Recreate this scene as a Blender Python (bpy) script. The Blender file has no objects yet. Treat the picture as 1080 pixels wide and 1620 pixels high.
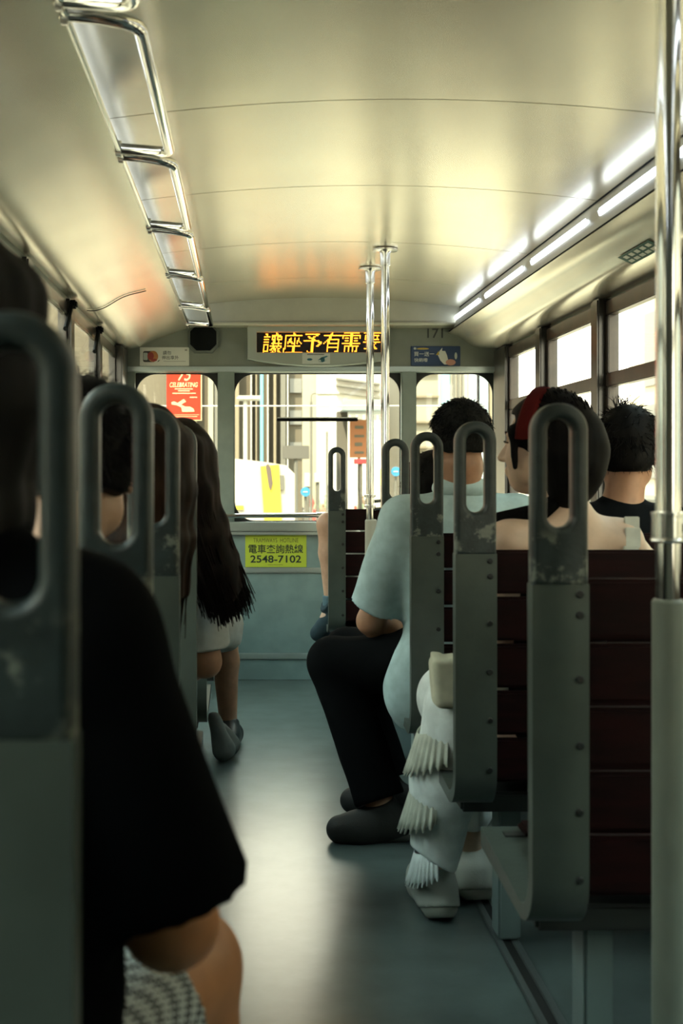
import bpy, bmesh, math, random
import numpy as np
from mathutils import Vector, Matrix
random.seed(7)
RNG = np.random.default_rng(7)
SC = bpy.context.scene
COL = SC.collection
PI = math.pi

# ------------------------------------------------------------------ camera, light, exposure
EYE = 1.09
cam = bpy.data.cameras.new('camera')
cam_o = bpy.data.objects.new('camera', cam); COL.objects.link(cam_o)
cam_o.location = (0, 0, EYE); cam_o.rotation_euler = (PI/2, 0, 0)
cam.sensor_fit = 'HORIZONTAL'; cam.sensor_width = 24; cam.lens = 1900/1080*24
cam.shift_x = 150/1080; cam.shift_y = -65/1080
cam.clip_start = .02; cam.clip_end = 500
cam.dof.use_dof = True; cam.dof.focus_distance = 4.6; cam.dof.aperture_fstop = 5.6
SC.camera = cam_o

world = bpy.data.worlds.new('world'); SC.world = world; world.use_nodes = True
wn = world.node_tree
bg = wn.nodes['Background']
wtc = wn.nodes.new('ShaderNodeTexCoord'); wsp = wn.nodes.new('ShaderNodeSeparateXYZ'); wrp = wn.nodes.new('ShaderNodeValToRGB')
wn.links.new(wtc.outputs['Generated'], wsp.inputs[0]); wn.links.new(wsp.outputs['Z'], wrp.inputs['Fac']); wn.links.new(wrp.outputs['Color'], bg.inputs[0])
wrp.color_ramp.elements[0].position = .30; wrp.color_ramp.elements[0].color = (1.0, .92, .74, 1)     # hazy warm horizon
wrp.color_ramp.elements[1].position = .62; wrp.color_ramp.elements[1].color = (.74, .97, 1.0, 1)      # cooler high sky
bg.inputs[1].default_value = 3.4

sun = bpy.data.lights.new('sun', 'SUN'); sun_o = bpy.data.objects.new('sun', sun); COL.objects.link(sun_o)
sun.energy = 7.0; sun.color = (1, .86, .62); sun.angle = .02
sun_o.rotation_euler = (math.radians(30), math.radians(-14), 0)

SC.view_settings.view_transform = 'Standard'; SC.view_settings.look = 'None'
SC.view_settings.gamma = 1; SC.view_settings.use_curve_mapping = False
SC.view_settings.exposure = 1.45
try:
    SC.cycles.use_denoising = True
    SC.cycles.max_bounces = 10; SC.cycles.diffuse_bounces = 5; SC.cycles.glossy_bounces = 5
    SC.cycles.transparent_max_bounces = 16
    SC.cycles.sample_clamp_indirect = 6
    SC.cycles.caustics_reflective = False; SC.cycles.caustics_refractive = False
except Exception:
    pass

# ------------------------------------------------------------------ helpers: materials
MATS = {}
def M(name, col, rough=.5, metal=0., var=0., vs=12., bump=0., bs=150., emit=0., col2=None, coat=0., spec=.5, stretch=None, sheen=0.):
    if name in MATS: return MATS[name]
    m = bpy.data.materials.new(name); m.use_nodes = True
    nt = m.node_tree; b = nt.nodes['Principled BSDF']
    b.inputs['Base Color'].default_value = (*col, 1)
    b.inputs['Roughness'].default_value = rough; b.inputs['Metallic'].default_value = metal
    b.inputs['Specular IOR Level'].default_value = spec
    if coat: b.inputs['Coat Weight'].default_value = coat; b.inputs['Coat Roughness'].default_value = .15
    if sheen: b.inputs['Sheen Weight'].default_value = sheen
    if emit:
        b.inputs['Emission Color'].default_value = (*col, 1); b.inputs['Emission Strength'].default_value = emit
    tc = nt.nodes.new('ShaderNodeTexCoord'); src = tc.outputs['Object']
    if stretch:
        mp = nt.nodes.new('ShaderNodeMapping'); mp.inputs['Scale'].default_value = stretch
        nt.links.new(src, mp.inputs['Vector']); src = mp.outputs['Vector']
    if var or col2:
        n = nt.nodes.new('ShaderNodeTexNoise'); n.inputs['Scale'].default_value = vs; n.inputs['Detail'].default_value = 6
        nt.links.new(src, n.inputs['Vector'])
        r = nt.nodes.new('ShaderNodeValToRGB')
        c2 = col2 if col2 else tuple(c*(1-var) for c in col)
        c1 = col if col2 else tuple(min(1, c*(1+var)) for c in col)
        r.color_ramp.elements[0].position = .38; r.color_ramp.elements[1].position = .62
        r.color_ramp.elements[0].color = (*c2, 1); r.color_ramp.elements[1].color = (*c1, 1)
        nt.links.new(n.outputs['Fac'], r.inputs['Fac']); nt.links.new(r.outputs['Color'], b.inputs['Base Color'])
    if bump:
        n2 = nt.nodes.new('ShaderNodeTexNoise'); n2.inputs['Scale'].default_value = bs; n2.inputs['Detail'].default_value = 4
        nt.links.new(src, n2.inputs['Vector'])
        bp = nt.nodes.new('ShaderNodeBump'); bp.inputs['Strength'].default_value = bump; bp.inputs['Distance'].default_value = .004
        nt.links.new(n2.outputs['Fac'], bp.inputs['Height']); nt.links.new(bp.outputs['Normal'], b.inputs['Normal'])
    MATS[name] = m
    return m

def glass_mat(name, tint=(1, 1, 1), refl=.06):
    m = bpy.data.materials.new(name); m.use_nodes = True; nt = m.node_tree
    nt.nodes.remove(nt.nodes['Principled BSDF'])
    t = nt.nodes.new('ShaderNodeBsdfTransparent'); t.inputs[0].default_value = (*tint, 1)
    g = nt.nodes.new('ShaderNodeBsdfGlossy'); g.inputs['Roughness'].default_value = .03
    fr = nt.nodes.new('ShaderNodeLayerWeight'); fr.inputs['Blend'].default_value = .5
    pw = nt.nodes.new('ShaderNodeMath'); pw.operation = 'POWER'; pw.inputs[1].default_value = 5.0
    ma = nt.nodes.new('ShaderNodeMath'); ma.operation = 'MULTIPLY_ADD'; ma.inputs[1].default_value = .35; ma.inputs[2].default_value = .03
    nt.links.new(fr.outputs['Facing'], pw.inputs[0]); nt.links.new(pw.outputs[0], ma.inputs[0])
    mx = nt.nodes.new('ShaderNodeMixShader')
    nt.links.new(ma.outputs[0], mx.inputs[0]); nt.links.new(t.outputs[0], mx.inputs[1]); nt.links.new(g.outputs[0], mx.inputs[2])
    nt.links.new(mx.outputs[0], nt.nodes['Material Output'].inputs[0])
    return m

def worn_mat(name, col, wear, zmax):
    """dark plastic whose lower block is rubbed to pale patches"""
    m = M(name, col, .42, var=.2, vs=30, bump=.15, bs=120)
    nt = m.node_tree; b = nt.nodes['Principled BSDF']
    base = b.inputs['Base Color'].links[0].from_socket
    tc = nt.nodes.new('ShaderNodeTexCoord'); sx = nt.nodes.new('ShaderNodeSeparateXYZ')
    nt.links.new(tc.outputs['Object'], sx.inputs[0])
    n = nt.nodes.new('ShaderNodeTexNoise'); n.inputs['Scale'].default_value = 22; n.inputs['Detail'].default_value = 8; n.inputs['Roughness'].default_value = .65
    oi = nt.nodes.new('ShaderNodeObjectInfo'); va = nt.nodes.new('ShaderNodeVectorMath'); va.operation = 'ADD'
    nt.links.new(tc.outputs['Object'], va.inputs[0]); nt.links.new(oi.outputs['Location'], va.inputs[1])
    nt.links.new(va.outputs[0], n.inputs['Vector'])
    r = nt.nodes.new('ShaderNodeValToRGB'); r.color_ramp.elements[0].position = .53; r.color_ramp.elements[1].position = .60
    nt.links.new(n.outputs['Fac'], r.inputs['Fac'])
    mr = nt.nodes.new('ShaderNodeMapRange'); mr.inputs['From Min'].default_value = zmax; mr.inputs['From Max'].default_value = zmax-.02
    nt.links.new(sx.outputs['Z'], mr.inputs['Value'])
    mu = nt.nodes.new('ShaderNodeMath'); mu.operation = 'MULTIPLY'
    nt.links.new(r.outputs['Color'], mu.inputs[0]); nt.links.new(mr.outputs[0], mu.inputs[1])
    mx = nt.nodes.new('ShaderNodeMix'); mx.data_type = 'RGBA'
    nt.links.new(mu.outputs[0], mx.inputs['Factor']); nt.links.new(base, mx.inputs['A']); mx.inputs['B'].default_value = (*wear, 1)
    nt.links.new(mx.outputs['Result'], b.inputs['Base Color'])
    return m

def checker_mat(name, c1, c2, scale):
    m = M(name, c1, .85); nt = m.node_tree
    tc = nt.nodes.new('ShaderNodeTexCoord'); ch = nt.nodes.new('ShaderNodeTexChecker')
    ch.inputs['Scale'].default_value = scale; ch.inputs['Color1'].default_value = (*c1, 1); ch.inputs['Color2'].default_value = (*c2, 1)
    nt.links.new(tc.outputs['Object'], ch.inputs['Vector']); nt.links.new(ch.outputs['Color'], nt.nodes['Principled BSDF'].inputs['Base Color'])
    return m

# ------------------------------------------------------------------ helpers: meshes
def px(x, y, Y):
    """the point at depth Y that the photograph shows at pixel (x, y)"""
    return Vector(((x-390)*Y/1900, Y, EYE-(y-745)*Y/1900))

class MB:
    def __init__(s): s.v = []; s.f = []
    def add(s, vs, fs):
        o = len(s.v); s.v += [tuple(v) for v in vs]; s.f += [tuple(i+o for i in f) for f in fs]; return s
    def bm(s, bm):
        bm.verts.index_update(); return s.add([v.co[:] for v in bm.verts], [[v.index for v in f.verts] for f in bm.faces])
    def box(s, c, size, bev=.003, rot=None, seg=2):
        bm = bmesh.new(); bmesh.ops.create_cube(bm, size=1)
        for v in bm.verts: v.co = Vector((v.co.x*size[0], v.co.y*size[1], v.co.z*size[2]))
        if bev: bmesh.ops.bevel(bm, geom=bm.edges[:], offset=min(bev, min(size)*.45), segments=seg, affect='EDGES')
        if rot is not None: bmesh.ops.transform(bm, matrix=rot.to_4x4(), verts=bm.verts[:])
        for v in bm.verts: v.co += Vector(c)
        s.bm(bm); bm.free(); return s
    def bb(s, x0, x1, y0, y1, z0, z1, bev=.003):
        return s.box(((x0+x1)/2, (y0+y1)/2, (z0+z1)/2), (abs(x1-x0), abs(y1-y0), abs(z1-z0)), bev)
    def tube(s, pts, r, n=12, cap=True):
        pts = [Vector(p) for p in pts]; rs = r if isinstance(r, (list, tuple)) else [r]*len(pts)
        rings = []; prev = None
        for i, p in enumerate(pts):
            if i == 0: t = pts[1]-p
            elif i == len(pts)-1: t = p-pts[i-1]
            else: t = (pts[i+1]-p).normalized()+(p-pts[i-1]).normalized()
            t.normalize()
            if prev is None:
                u = t.cross(Vector((0, 0, 1)))
                if u.length < .1: u = t.cross(Vector((1, 0, 0)))
            else: u = prev-t*prev.dot(t)
            u.normalize(); prev = u; w = t.cross(u)
            rings.append([p+(u*math.cos(a)+w*math.sin(a))*rs[i] for a in [2*PI*k/n for k in range(n)]])
        vs = [v for rg in rings for v in rg]; fs = []
        for i in range(len(pts)-1):
            for k in range(n):
                k2 = (k+1) % n; fs.append((i*n+k, i*n+k2, (i+1)*n+k2, (i+1)*n+k))
        if cap:
            fs.append(tuple(range(n))[::-1]); fs.append(tuple((len(pts)-1)*n+k for k in range(n)))
        return s.add(vs, fs)
    def cyl(s, a, b, r, n=20): return s.tube([a, b], r, n)
    def lathe(s, c, prof, n=24):
        """prof: (radius, height) pairs, axis Z through c"""
        vs = [(c[0]+r*math.cos(2*PI*k/n), c[1]+r*math.sin(2*PI*k/n), c[2]+h) for r, h in prof for k in range(n)]
        fs = [(i*n+k, i*n+(k+1) % n, (i+1)*n+(k+1) % n, (i+1)*n+k) for i in range(len(prof)-1) for k in range(n)]
        fs.append(tuple(range(n))[::-1]); fs.append(tuple((len(prof)-1)*n+k for k in range(n)))
        return s.add(vs, fs)
    def extrude_y(s, prof, y0, y1, closed=True):
        """prof: XZ outline, closed loop"""
        n = len(prof); vs = [(x, y0, z) for x, z in prof]+[(x, y1, z) for x, z in prof]
        fs = [(i, (i+1) % n, n+(i+1) % n, n+i) for i in range(n if closed else n-1)]
        if closed: fs += [tuple(range(n))[::-1], tuple(range(n, 2*n))]
        return s.add(vs, fs)
    def extrude_x(s, prof, x0, x1):
        """prof: YZ outline, closed loop"""
        n = len(prof); vs = [(x0, y, z) for y, z in prof]+[(x1, y, z) for y, z in prof]
        fs = [(i, (i+1) % n, n+(i+1) % n, n+i) for i in range(n)]+[tuple(range(n))[::-1], tuple(range(n, 2*n))]
        return s.add(vs, fs)
    def quad(s, a, b, c, d): return s.add([a, b, c, d], [(0, 1, 2, 3)])

def root_loc(p):
    v = Vector((0, 0, 0))
    while p is not None: v = v+p.location; p = p.parent
    return v

def tag(o, label=None, cat=None, group=None, kind=None):
    if label: o['label'] = label
    if cat: o['category'] = cat
    if group: o['group'] = group
    if kind: o['kind'] = kind
    return o

def empty(name, loc, label, cat, group=None):
    o = bpy.data.objects.new(name, None); COL.objects.link(o); o.location = loc; o.empty_display_size = .05
    return tag(o, label, cat, group)

def mesh_obj(name, v, f, mat, parent=None, loc=None, smooth=None, autosmooth=True):
    off = root_loc(parent) if parent is not None else Vector(loc or (0, 0, 0))
    me = bpy.data.meshes.new(name)
    me.from_pydata([(a[0]-off.x, a[1]-off.y, a[2]-off.z) for a in v], [], f)
    bm = bmesh.new(); bm.from_mesh(me); bmesh.ops.recalc_face_normals(bm, faces=bm.faces[:])
    if smooth is None:
        for fc in bm.faces: fc.smooth = True
        for e in bm.edges:
            if len(e.link_faces) == 2 and e.calc_face_angle(0) > .6: e.smooth = False
    else:
        for fc in bm.faces: fc.smooth = smooth
    bm.to_mesh(me); bm.free()
    if mat is not None: me.materials.append(mat)
    o = bpy.data.objects.new(name, me); COL.objects.link(o)
    if parent is not None: o.parent = parent
    else: o.location = off
    return o

def build(mb, name, mat, parent=None, loc=None, smooth=None): return mesh_obj(name, mb.v, mb.f, mat, parent, loc, smooth)

def struct(mb, name, mat, parent=None, smooth=None):
    o = build(mb, name, mat, parent, None, smooth); o['kind'] = 'structure'; return o

def rrect(x0, x1, y0, y1, r, n=8):
    pts = []
    for cx, cy, a0 in ((x1-r, y1-r, 0), (x0+r, y1-r, PI/2), (x0+r, y0+r, PI), (x1-r, y0+r, 3*PI/2)):
        if r <= 0: pts.append((cx, cy)); continue
        for k in range(n+1):
            a = a0+PI/2*k/n; pts.append((cx+r*math.cos(a), cy+r*math.sin(a)))
    return pts

def eval_mesh(o):
    dg = bpy.context.evaluated_depsgraph_get(); dg.update()
    me = bpy.data.meshes.new_from_object(o.evaluated_get(dg))
    v = [p.co.copy() for p in me.vertices]; f = [tuple(p.vertices) for p in me.polygons]
    bpy.data.meshes.remove(me); return v, f

def plate(loops, thick, bev=0., seg=3):
    """filled 2-D loops (holes allowed) in XZ, thickness along Y centred on 0 -> (verts, faces)"""
    cu = bpy.data.curves.new('tmp', 'CURVE'); cu.dimensions = '2D'; cu.fill_mode = 'BOTH'
    cu.extrude = max(thick/2-bev, 0); cu.bevel_depth = bev; cu.bevel_resolution = seg
    for lp in loops:
        sp = cu.splines.new('POLY'); sp.points.add(len(lp)-1); sp.use_cyclic_u = True
        for p, q in zip(sp.points, lp): p.co = (q[0], q[1], 0, 1)
    o = bpy.data.objects.new('tmp', cu); COL.objects.link(o)
    v, f = eval_mesh(o)
    bpy.data.objects.remove(o); bpy.data.curves.remove(cu)
    return [Vector((a.x, -a.z, a.y)) for a in v], f

def text_mesh(body, size, thick=.0012, width=None, shear=0., bold=0.):
    cu = bpy.data.curves.new('tmp', 'FONT'); cu.body = body; cu.size = size; cu.align_x = 'CENTER'; cu.align_y = 'CENTER'
    cu.extrude = thick/2; cu.shear = shear; cu.offset = bold
    o = bpy.data.objects.new('tmp', cu); COL.objects.link(o)
    v, f = eval_mesh(o)
    bpy.data.objects.remove(o); bpy.data.curves.remove(cu)
    if v:
        xs = [a.x for a in v]; ys = [a.y for a in v]; cx = (min(xs)+max(xs))/2; cy = (min(ys)+max(ys))/2
        k = width/(max(xs)-min(xs)) if width else 1
        v = [Vector(((a.x-cx)*k, a.y-cy, a.z)) for a in v]
    return v, f

def text(body, size, c, mat, parent, name='lettering', width=None, shear=0., rotz=0., bold=0.):
    """lettering facing -Y at centre c"""
    v, f = text_mesh(body, size, .0012, width, shear, bold)
    R = Matrix.Rotation(rotz, 3, 'Z')
    v = [R @ Vector((a.x, -a.z, a.y))+Vector(c) for a in v]
    return mesh_obj(name, v, f, mat, parent, smooth=False)

def arc_path(pts, r, n=6):
    """polyline with rounded corners"""
    P = [Vector(p) for p in pts]; out = [P[0]]
    for i in range(1, len(P)-1):
        a, b, c = P[i-1], P[i], P[i+1]
        d1 = (a-b); d2 = (c-b); l = min(r, d1.length*.49, d2.length*.49)
        p0 = b+d1.normalized()*l; p1 = b+d2.normalized()*l
        for k in range(n+1):
            t = k/n; out.append(p0*(1-t)**2+b*2*t*(1-t)+p1*t*t)
    out.append(P[-1]); return out

def copy_tree(o, parent=None):
    c = o.copy(); COL.objects.link(c)
    if parent is not None: c.parent = parent
    for ch in list(o.children): copy_tree(ch, c)
    return c

# ------------------------------------------------------------------ helpers: signed-distance bodies
class SDF:
    def __init__(s, lo, hi, h):
        s.h = h; s.lo = np.array(lo, dtype=np.float64)
        s.n = np.ceil((np.array(hi)-s.lo)/h).astype(int)+1
        s.f = np.full(s.n, 1.0, dtype=np.float32)
    def sub(s, lo, hi):
        i0 = np.clip(np.floor((np.array(lo)-s.lo)/s.h).astype(int), 0, s.n-1); i1 = np.clip(np.ceil((np.array(hi)-s.lo)/s.h).astype(int)+1, 0, s.n)
        sl = tuple(slice(a, b) for a, b in zip(i0, i1))
        ax = [(s.lo[k]+s.h*np.arange(i0[k], max(i1[k], i0[k]))).astype(np.float32) for k in range(3)]
        X, Y, Z = np.meshgrid(*ax, indexing='ij')
        return sl, X, Y, Z
    def put(s, sl, d, k, mode, P=None, planes=None):
        if planes:
            X, Y, Z = P
            for pt, nn in planes:
                nn = Vector(nn).normalized()
                d = np.maximum(d, (X-pt[0])*nn[0]+(Y-pt[1])*nn[1]+(Z-pt[2])*nn[2])
        f = s.f[sl]
        if mode == 'u':
            if k > 0:
                h = np.clip(.5+.5*(f-d)/k, 0, 1); s.f[sl] = f*(1-h)+d*h-k*h*(1-h)
            else: s.f[sl] = np.minimum(f, d)
        else:
            if k > 0:
                h = np.clip(.5-.5*(f+d)/k, 0, 1); s.f[sl] = f*(1-h)-d*h+k*h*(1-h)
            else: s.f[sl] = np.maximum(f, -d)
    def rc(s, a, b, ra, rb, k=.02, mode='u', planes=None):
        a = np.array(a, dtype=float); b = np.array(b, dtype=float); m = max(ra, rb)+k+4*s.h
        sl, X, Y, Z = s.sub(np.minimum(a, b)-m, np.maximum(a, b)+m)
        if X.size == 0: return s
        ba = b-a; L2 = max(ba @ ba, 1e-9)
        t = np.clip(((X-a[0])*ba[0]+(Y-a[1])*ba[1]+(Z-a[2])*ba[2])/L2, 0, 1)
        d = np.sqrt((X-a[0]-t*ba[0])**2+(Y-a[1]-t*ba[1])**2+(Z-a[2]-t*ba[2])**2)-(ra+(rb-ra)*t)
        s.put(sl, d, k, mode, (X, Y, Z), planes); return s
    def el(s, c, r, R=None, k=.02, mode='u', planes=None):
        c = np.array(c, dtype=float); r = np.array(r, dtype=float); m = r.max()+k+4*s.h
        sl, X, Y, Z = s.sub(c-m, c+m)
        if X.size == 0: return s
        x, y, z = X-c[0], Y-c[1], Z-c[2]
        if R is not None:
            x, y, z = (x*R[0][0]+y*R[1][0]+z*R[2][0], x*R[0][1]+y*R[1][1]+z*R[2][1], x*R[0][2]+y*R[1][2]+z*R[2][2])
        k0 = np.sqrt((x/r[0])**2+(y/r[1])**2+(z/r[2])**2); k1 = np.sqrt((x/r[0]**2)**2+(y/r[1]**2)**2+(z/r[2]**2)**2)+1e-6
        s.put(sl, k0*(k0-1)/k1, k, mode, (X, Y, Z), planes); return s
    def bx(s, c, hs, rad, R=None, k=.0, mode='u', planes=None):
        c = np.array(c, dtype=float); hs = np.array(hs, dtype=float); m = np.linalg.norm(hs)+k+4*s.h
        sl, X, Y, Z = s.sub(c-m, c+m)
        if X.size == 0: return s
        x, y, z = X-c[0], Y-c[1], Z-c[2]
        if R is not None:
            x, y, z = (x*R[0][0]+y*R[1][0]+z*R[2][0], x*R[0][1]+y*R[1][1]+z*R[2][1], x*R[0][2]+y*R[1][2]+z*R[2][2])
        q = [np.abs(v)-hh+rad for v, hh in zip((x, y, z), hs)]
        d = np.sqrt(sum(np.maximum(v, 0)**2 for v in q))+np.minimum(np.maximum(np.maximum(q[0], q[1]), q[2]), 0)-rad
        s.put(sl, d, k, mode, (X, Y, Z), planes); return s
    def cut(s, pt, n):
        n = Vector(n).normalized(); sl, X, Y, Z = s.sub(s.lo, s.lo+s.h*s.n)
        s.f = np.maximum(s.f, ((X-pt[0])*n[0]+(Y-pt[1])*n[1]+(Z-pt[2])*n[2]).astype(np.float32)); return s
    def wrinkle(s, amp, fr, seed=0, axis=(1, 1, 1)):
        g = np.random.default_rng(seed); sl, X, Y, Z = s.sub(s.lo, s.lo+s.h*s.n); w = 0
        for i in range(5):
            v = g.normal(size=3)*np.array(axis); v = v/np.linalg.norm(v)*fr*(.6+.35*i)
            w = w+np.sin(X*v[0]+Y*v[1]+Z*v[2]+g.uniform(0, 6)+.8*np.sin(X*v[1]*.6+Z*v[0]*.6))/(1+.5*i)
        s.f = s.f+(amp*w/2).astype(np.float32); return s
    def mesh(s):
        f = s.f; f = np.pad(f, 1, constant_values=1.0); lo = s.lo-s.h
        a = f < 0; nx, ny, nz = f.shape
        c = [a[i:nx-1+i, j:ny-1+j, k:nz-1+k] for i in (0, 1) for j in (0, 1) for k in (0, 1)]
        anyc = np.logical_or.reduce(c); allc = np.logical_and.reduce(c); act = anyc & ~allc
        idx = np.argwhere(act); ids = -np.ones(act.shape, dtype=np.int64); ids[act] = np.arange(len(idx))
        acc = np.zeros((len(idx), 3)); cnt = np.zeros(len(idx))
        cor = [(i, j, k) for i in (0, 1) for j in (0, 1) for k in (0, 1)]
        for p in cor:
            for ax in range(3):
                if p[ax]: continue
                q = list(p); q[ax] = 1
                f0 = f[idx[:, 0]+p[0], idx[:, 1]+p[1], idx[:, 2]+p[2]]; f1 = f[idx[:, 0]+q[0], idx[:, 1]+q[1], idx[:, 2]+q[2]]
                mk = (f0 < 0) != (f1 < 0); t = np.where(mk, f0/np.where(mk, f0-f1, 1), 0)
                pos = np.array(p, dtype=float)[None, :].repeat(len(idx), 0); pos[:, ax] = t
                acc[mk] += pos[mk]; cnt[mk] += 1
        V = (idx+acc/cnt[:, None])*s.h+lo
        Fs = []
        for ax in range(3):
            u, w = [(1, 2), (2, 0), (0, 1)][ax]
            s0 = [slice(1, -1)]*3; s0[ax] = slice(0, -1); s1 = [slice(1, -1)]*3; s1[ax] = slice(1, None)
            A = a[tuple(s0)]; B = a[tuple(s1)]; e = np.argwhere(A != B)
            if not len(e): continue
            sg = A[tuple(e.T)]
            g = e.copy(); g[:, u] += 1; g[:, w] += 1
            def cell(du, dw):
                cc = g.copy(); cc[:, u] += du; cc[:, w] += dw; return ids[cc[:, 0], cc[:, 1], cc[:, 2]]
            q = np.stack([cell(-1, -1), cell(0, -1), cell(0, 0), cell(-1, 0)], 1)
            q[~sg] = q[~sg][:, ::-1]; Fs.append(q)
        return V, np.concatenate(Fs) if Fs else np.zeros((0, 4), int)

def np_obj(name, V, F, mat, parent=None, loc=None):
    off = np.array(root_loc(parent) if parent is not None else Vector(loc or (0, 0, 0)))
    V = np.asarray(V)-off; F = np.asarray(F)
    me = bpy.data.meshes.new(name); n = F.shape[1]
    me.vertices.add(len(V)); me.vertices.foreach_set('co', V.astype(np.float32).ravel())
    me.loops.add(F.size); me.loops.foreach_set('vertex_index', F.astype(np.int32).ravel())
    me.polygons.add(len(F)); me.polygons.foreach_set('loop_start', np.arange(0, F.size, n, dtype=np.int32))
    me.polygons.foreach_set('use_smooth', np.ones(len(F), dtype=bool))
    me.update(calc_edges=True); me.validate()
    me.materials.append(mat)
    o = bpy.data.objects.new(name, me); COL.objects.link(o)
    if parent is not None: o.parent = parent
    else: o.location = off
    return o

def strands(paths, r0, r1, n=4):
    """paths: list of (m,3) arrays with the same m -> verts, quads of tapered tubes"""
    P = np.array(paths); N, m, _ = P.shape
    T = np.gradient(P, axis=1); T /= np.linalg.norm(T, axis=2, keepdims=True)+1e-9
    ref = np.where(np.abs(T[..., 2:3]) > .9, np.array([1., 0, 0]), np.array([0, 0, 1.]))
    U = np.cross(T, ref); U /= np.linalg.norm(U, axis=2, keepdims=True)+1e-9; W = np.cross(T, U)
    tt = np.linspace(0, 1, m)[None, :, None, None]; R = r0+(r1-r0)*tt
    if np.ndim(r0): pass
    an = np.arange(n)*2*PI/n
    V = P[:, :, None, :]+R*(U[:, :, None, :]*np.cos(an)[None, None, :, None]+W[:, :, None, :]*np.sin(an)[None, None, :, None])
    i, j, k = np.meshgrid(np.arange(N), np.arange(m-1), np.arange(n), indexing='ij'); k2 = (k+1) % n
    b = i*m*n+j*n
    F = np.stack([b+k, b+k2, b+n+k2, b+n+k], -1).reshape(-1, 4)
    return V.reshape(-1, 3), F

def join(parts):
    V = []; F = []; o = 0
    for v, f in parts: V.append(np.asarray(v)); F.append(np.asarray(f)+o); o += len(v)
    return np.concatenate(V), np.concatenate(F)

# ------------------------------------------------------------------ materials
ceil_m = M('ceiling_panel', (.70, .65, .52), .27, metal=.8, bump=.06, bs=6, var=.04, vs=3)
duct_m = M('duct_metal', (.72, .67, .55), .24, metal=.72, bump=.12, bs=5, var=.05, vs=4)
fascia_m = M('fascia_metal', (.42, .42, .38), .4, metal=.5)
wall_m = M('grey_green_paint', (.22, .27, .245), .42, var=.07, vs=5, bump=.05, bs=40)
upper_m = M('upper_panel_paint', (.20, .22, .18), .45, var=.08, vs=6)
post_m = M('post_paint', (.22, .27, .24), .4, var=.05)
low_m = M('lower_panel_paint', (.21, .30, .295), .38, var=.08, vs=8, bump=.04, bs=60)
trim_m = M('trim_metal', (.45, .52, .50), .3, metal=.6)
floor_m = M('floor_linoleum', (.095, .122, .116), .34, var=.16, vs=7, bump=.05, bs=60, coat=.65)
floor_m.node_tree.nodes['Principled BSDF'].inputs['Coat Roughness'].default_value = .24
dark_frame = M('window_frame_dark', (.035, .032, .026), .35, var=.2, coat=.3)
brown_frame = M('window_frame_brown', (.045, .03, .02), .35, var=.3, coat=.12)
gasket = M('rubber_gasket', (.012, .013, .012), .6)
chrome = M('chrome', (.82, .82, .80), .10, metal=1.0)
chrome_soft = M('brushed_chrome', (.78, .78, .75), .22, metal=1.0)
seat_m = M('seat_frame_paint', (.070, .087, .075), .36, var=.1, vs=10, bump=.1, bs=90)
handle_m = worn_mat('handle_plastic', (.024, .036, .036), (.17, .19, .16), 1.0)
slat_m = M('dark_red_slat', (.0085, .0009, .0009), .65, var=.35, vs=9, stretch=(1, 6, 6), spec=.12)
bolt_m = M('bolt_black', (.008, .01, .009), .5)
under_m = M('seat_underframe', (.03, .035, .033), .5)
leg_m = M('seat_leg_paint', (.2, .26, .25), .4)
sleeve_m = M('pole_sleeve_paint', (.17, .19, .155), .4, var=.05)
glass = glass_mat('window_glass', (.96, .97, .93))
black_m = M('black_plastic', (.004, .005, .005), .7, bump=.2, bs=300, spec=.1)
white_m = M('white_print', (.75, .76, .68), .5)
led_strip = M('tube_light', (.85, .93, 1.0), .3, emit=1.8)
amber = M('amber_dot', (1.0, .30, .02), .3, emit=1.55)
display_m = M('display_black', (.01, .006, .005), .25)
sign_grey = M('sign_housing', (.36, .40, .34), .4)

# ------------------------------------------------------------------ the tram's shell
XL, XR, YF, YB = -.66, 1.33, 6.28, -.85
f = MB().bb(XL-.05, XR+.05, YB, YF+.05, -.06, 0, 0); struct(f, 'floor', floor_m)

def cz(x): return 1.922+.05*(1-((x-.375)/.73)**2)
seams = [-.85, -.62, .25, 1.12, 1.99, 2.85, 3.71, 4.62, 5.48, 6.22]
mb = MB()
xs = [-.36+1.47*i/24 for i in range(25)]
for a, b in zip(seams[:-1], seams[1:]):
    pr = [(x, cz(x)) for x in xs]+[(x, cz(x)+.012) for x in xs[::-1]]
    mb.extrude_y(pr, a+.0025, b-.0025)
mb.extrude_y([(XL-.05, 2.02), (XR+.05, 2.02), (XR+.05, 2.06), (XL-.05, 2.06)], YB, YF+.1)
ceiling = struct(mb, 'ceiling', ceil_m)

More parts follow.
